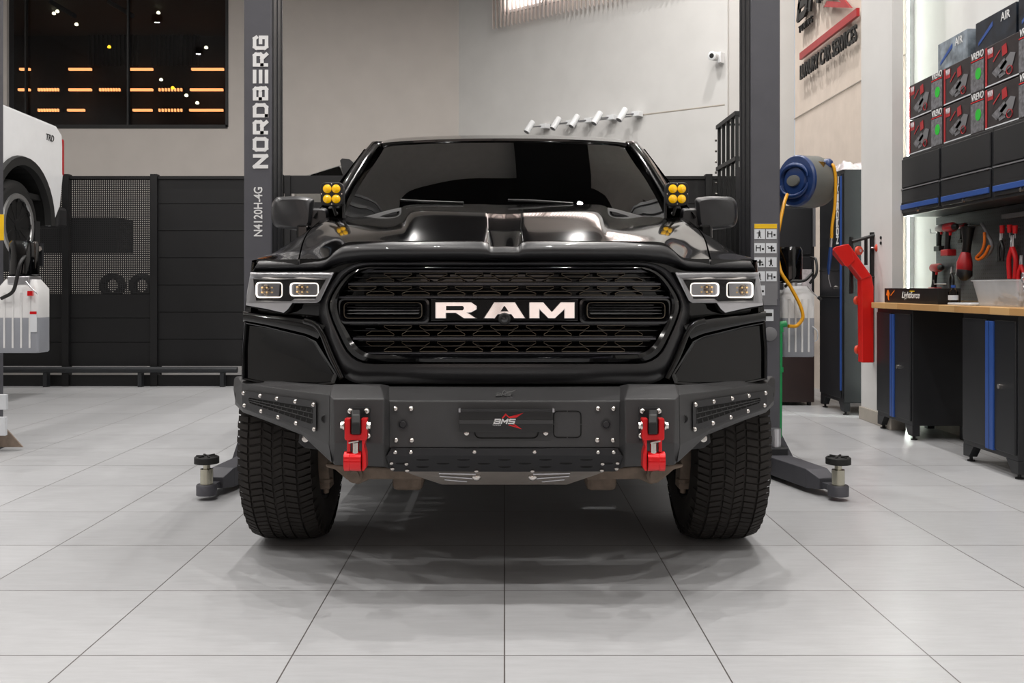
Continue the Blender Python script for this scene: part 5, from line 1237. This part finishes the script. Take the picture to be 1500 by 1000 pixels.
# tools on the pegboard (X about 3.13)
def drill(px, py, k, m, label, name='cordless_drill', flip=1, batt=True, X=3.14):
    c = WR(px, py, X); t = thing(name, label, 'power tool', c)
    D = Vector((0, -1, 0)) * flip; U = Vector((0, 0, 1)); 
    MB().lathe(c - D * .07 * k, D, [(0, .022 * k), (.01 * k, .032 * k), (.11 * k, .034 * k), (.13 * k, .024 * k)], 20).build('motor_body', m, t, smooth=40)
    MB().lathe(c + D * .06 * k, D, [(0, .022 * k), (.03 * k, .02 * k), (.045 * k, .01 * k)], 16).build('chuck', 'black', t, smooth=40)
    MB().tube([c - U * .02 * k - D * .03 * k, c - U * .12 * k - D * .045 * k, c - U * .15 * k - D * .05 * k], [.021 * k, .018 * k, .022 * k], 12).build('handle', 'black', t, smooth=60)
    if batt: MB().obox(c - U * .172 * k - D * .03 * k, D, (1, 0, 0), U, .055 * k, .032 * k, .022 * k).build('battery', m if k > .9 else 'black', t, bevel=.006)
    MB().obox(c - U * .04 * k + D * .0 * k, D, (1, 0, 0), U, .006 * k, .008 * k, .014 * k).build('trigger', 'decalr', t, bevel=.002)
    MB().cyl(c + Vector((.0, 0, .02)), c + Vector((3.182 - X, 0, .02)), .004, n=6).build('tool_hook', 'silver', t)
    return t
drill(1379, 334, .85, 'film', 'pale pink bodied drill hanging first on the pegboard by the bright wall', flip=1, X=3.145)
drill(1392, 333, 1.0, 'dred', 'dark red cordless drill with a long black grip and red battery base', X=3.05)
drill(1411, 331, .6, 'dred', 'small dark red impact driver hanging beside the larger drill', name='impact_driver', X=3.15)
drill(1372, 392, .95, 'dred', 'red drill hanging low at the edge of the pegboard above the bottle', flip=1)
# hand vacuum
c0 = WR(1414, 340, 3.08); t = thing('hand_vacuum', 'long black and red handheld cleaner hanging in the middle of the pegboard', 'power tool', c0)
MB().tube([WR(1418, 332, 3.08), WR(1417, 352, 3.08), WR(1415, 372, 3.08)], [.045, .03, .028], 16).build('black_handle', 'black', t, smooth=60)
MB().tube([WR(1415, 370, 3.07), WR(1413, 385, 3.06), WR(1412, 400, 3.06), WR(1412, 407, 3.06)], [.03, .05, .05, .03], 16).build('dust_cup', 'dred', t, smooth=60)
MB().tube([WR(1413, 396, 3.05), WR(1412, 403, 3.045), WR(1412, 408, 3.05)], [.05, .052, .03], 16).build('black_base', 'satin', t, smooth=60)
MB().cyl(WR(1418, 330, 3.1), WR(1418, 330, 3.1) + Vector((.08, 0, 0)), .005, n=6).build('tool_hook', 'silver', t)
# grey and orange looped strap
t = thing('looped_strap', 'grey and orange strap hanging in a long loop on the pegboard', 'strap', WR(1436, 330, 3.12))
lp_ = curve([WR(x, y, 3.12) for x, y in ((1438, 327), (1445, 340), (1453, 358), (1449, 370), (1440, 378), (1432, 376))], 24)
MB().tube(lp_, .012, 8).build('grey_webbing', 'greyp', t, smooth=60)
lp_ = curve([WR(x, y, 3.10) for x, y in ((1442, 340), (1442, 355), (1438, 368), (1430, 377), (1434, 380), (1443, 372), (1449, 360))], 24)
MB().tube(lp_, .009, 8).build('orange_webbing', 'orange', t, smooth=60)
# snips and pliers
def pliers(px, py, m, label, name='pliers', k=1.0):
    c = WR(px, py, 3.15); t = thing(name, label, 'hand tool', c)
    for sgn in (-1, 1):
        MB().tube(curve([c + Vector((0, 0, 0)), c + Vector((0, sgn * .028 * k, -.05 * k)), c + Vector((0, sgn * .022 * k, -.13 * k))], 10), .010 * k, 8).build('grip', m, t, smooth=60)
        MB().tube([c, c + Vector((0, -sgn * .008 * k, .05 * k))], [.010 * k, .003], 8).build('jaw', 'silver', t)
    MB().cyl(c + Vector((-.008, 0, 0)), c + Vector((.032, 0, 0)), .008 * k, n=10).build('pivot', 'bolt', t)
pliers(1483, 362, 'decalr', 'pair of red handled snips hanging high on the pegboard, widest open', 'tin_snips', 1.5)
pliers(1466, 352, 'satin', 'black handled pliers hanging between the strap and the red snips')
pliers(1496, 388, 'decalr', 'red handled pliers at the edge of the picture above the clear bin', k=1.2)
pliers(1394, 400, 'satin', 'black pliers hanging low beside the red drill', k=.9)
for i, (px, py, w) in enumerate(((1468, 330, 'nearest the strap'), (1479, 329, 'middle of the three'), (1487, 330, 'farthest from the strap'))):
    c = WR(px, py, 3.15); t = thing('screwdriver', 'red handled screwdriver on the top rail of the pegboard, ' + w, 'hand tool', c)
    MB().tube([c, c - Vector((0, 0, .05))], [.016, .013], 10).build('handle', 'decalr', t, smooth=60)
    MB().tube([c - Vector((0, 0, .05)), c - Vector((0, 0, .08))], .004, 6).build('shaft', 'silver', t)
    MB().cyl(c - Vector((0, 0, .01)), c + Vector((.033, 0, -.01)), .004, n=6).build('tool_hook', 'silver', t)
t = thing('tool_rail', 'slim grey tool rail fixed along the top of the pegboard', 'rail', WR(1450, 322, 3.17))
MB().box(3.15, 3.185, 5.7, 6.3, 1.475, 1.505).build('rail', 'greyp', t, bevel=.003)
MB().box(3.12, 3.15, 5.35, 5.75, 1.44, 1.455).build('shelf_lip', 'greyp', t, bevel=.002)
for i, (px, py, w) in enumerate(((1355, 343, 'upper'), (1360, 416, 'lower'))):
    c = WR(px, py, 3.16)
    tag(MB().tube([Vector((3.184, c.y - .25, c.z)), Vector((3.15, c.y - .2, c.z)), Vector((3.13, c.y - .17, c.z)), Vector((3.125, c.y - .17, c.z + .03))], .005, 8).build('peg_hook', 'silver', smooth=60), 'empty steel double hook sticking out at the bright wall, the %s one' % w, 'hook')

# red boom with black frame and castors on the fin
t = thing('engine_hoist', 'folded red engine hoist with black frame and orange castors against the white fin pillar', 'hoist', P(1272, 540, 7.6))
YH_ = 7.45
MB().prism([P(x, y, YH_) for x, y in ((1262, 408), (1277, 403), (1280, 420), (1280, 531), (1263, 531))], (0, .09, 0)).build('mast', 'crane', t, bevel=.006)
MB().prism([P(x, y, YH_ - .01) for x, y in ((1221, 366), (1240, 389), (1246, 388), (1263, 410), (1277, 404), (1246, 360), (1242, 357))], (0, .11, 0)).build('boom', 'crane', t, bevel=.008)
MB().prism([P(x, y, YH_ - .02) for x, y in ((1220, 364), (1225, 361), (1243, 357), (1247, 362), (1252, 381), (1242, 391), (1238, 389))], (0, .012, 0)).build('boom_cheek', 'crane', t, bevel=.004)
for (a, b, c_, d) in ((1276, 340, 1281, 530), (1246, 347, 1250, 430), (1268, 350, 1271, 388)):
    p, q = P(a, d, 7.6), P(c_, b, 7.6); MB().box(p.x, q.x, 7.6, 7.63, p.z, q.z).build('frame_bar', 'black', t)
p, q = P(1248, 354, 7.6), P(1283, 344, 7.6); MB().tube([p, q], .014, 6).build('frame_bar', 'black', t)
p, q = P(1276, 406, 7.6), P(1286, 405, 7.6); MB().tube([p, q], .008, 6).build('frame_peg', 'black', t)
MB().box(P(1255, 0, 7.62).x, P(1280, 0, 7.62).x, 7.60, 7.66, 0.0, .47).build('support_foot', 'wallw', t) if False else None
for x, y in ((1258, 367), (1287, 363), (1256, 440), (1257, 512)):
    c = P(x, y, 7.56)
    o = MB().lathe(c, (.5, -.85, 0), [(-.014, .026), (-.01, .034), (.01, .034), (.014, .026)], 24).build('castor_wheel', mat('castor_orange', '#c8452c', .45), t, smooth=40)
    MB().lathe(c, (.5, -.85, 0), [(-.016, .012), (.018, .012)], 14).build('castor_hub', 'silver', o)
    MB().tube([c + Vector((-.02, 0, .0)), c + Vector((-.045, .03, .0))] if x > 1280 else [c, c + Vector((.05, .03, 0))], .008, 6).build('castor_fork', 'silver', o)
sw_ = thing('wall_switch', 'tiny black switch on the white fin pillar above the hoist', 'switch', (2.828, 7.4, 1.4))
for z in (-.02, .02): MB().cyl((2.83, 7.46, P(1293, 352, 7.46).z + z), (2.822, 7.46, P(1293, 352, 7.46).z + z), .012, n=12).build('switch_button', 'black', sw_)
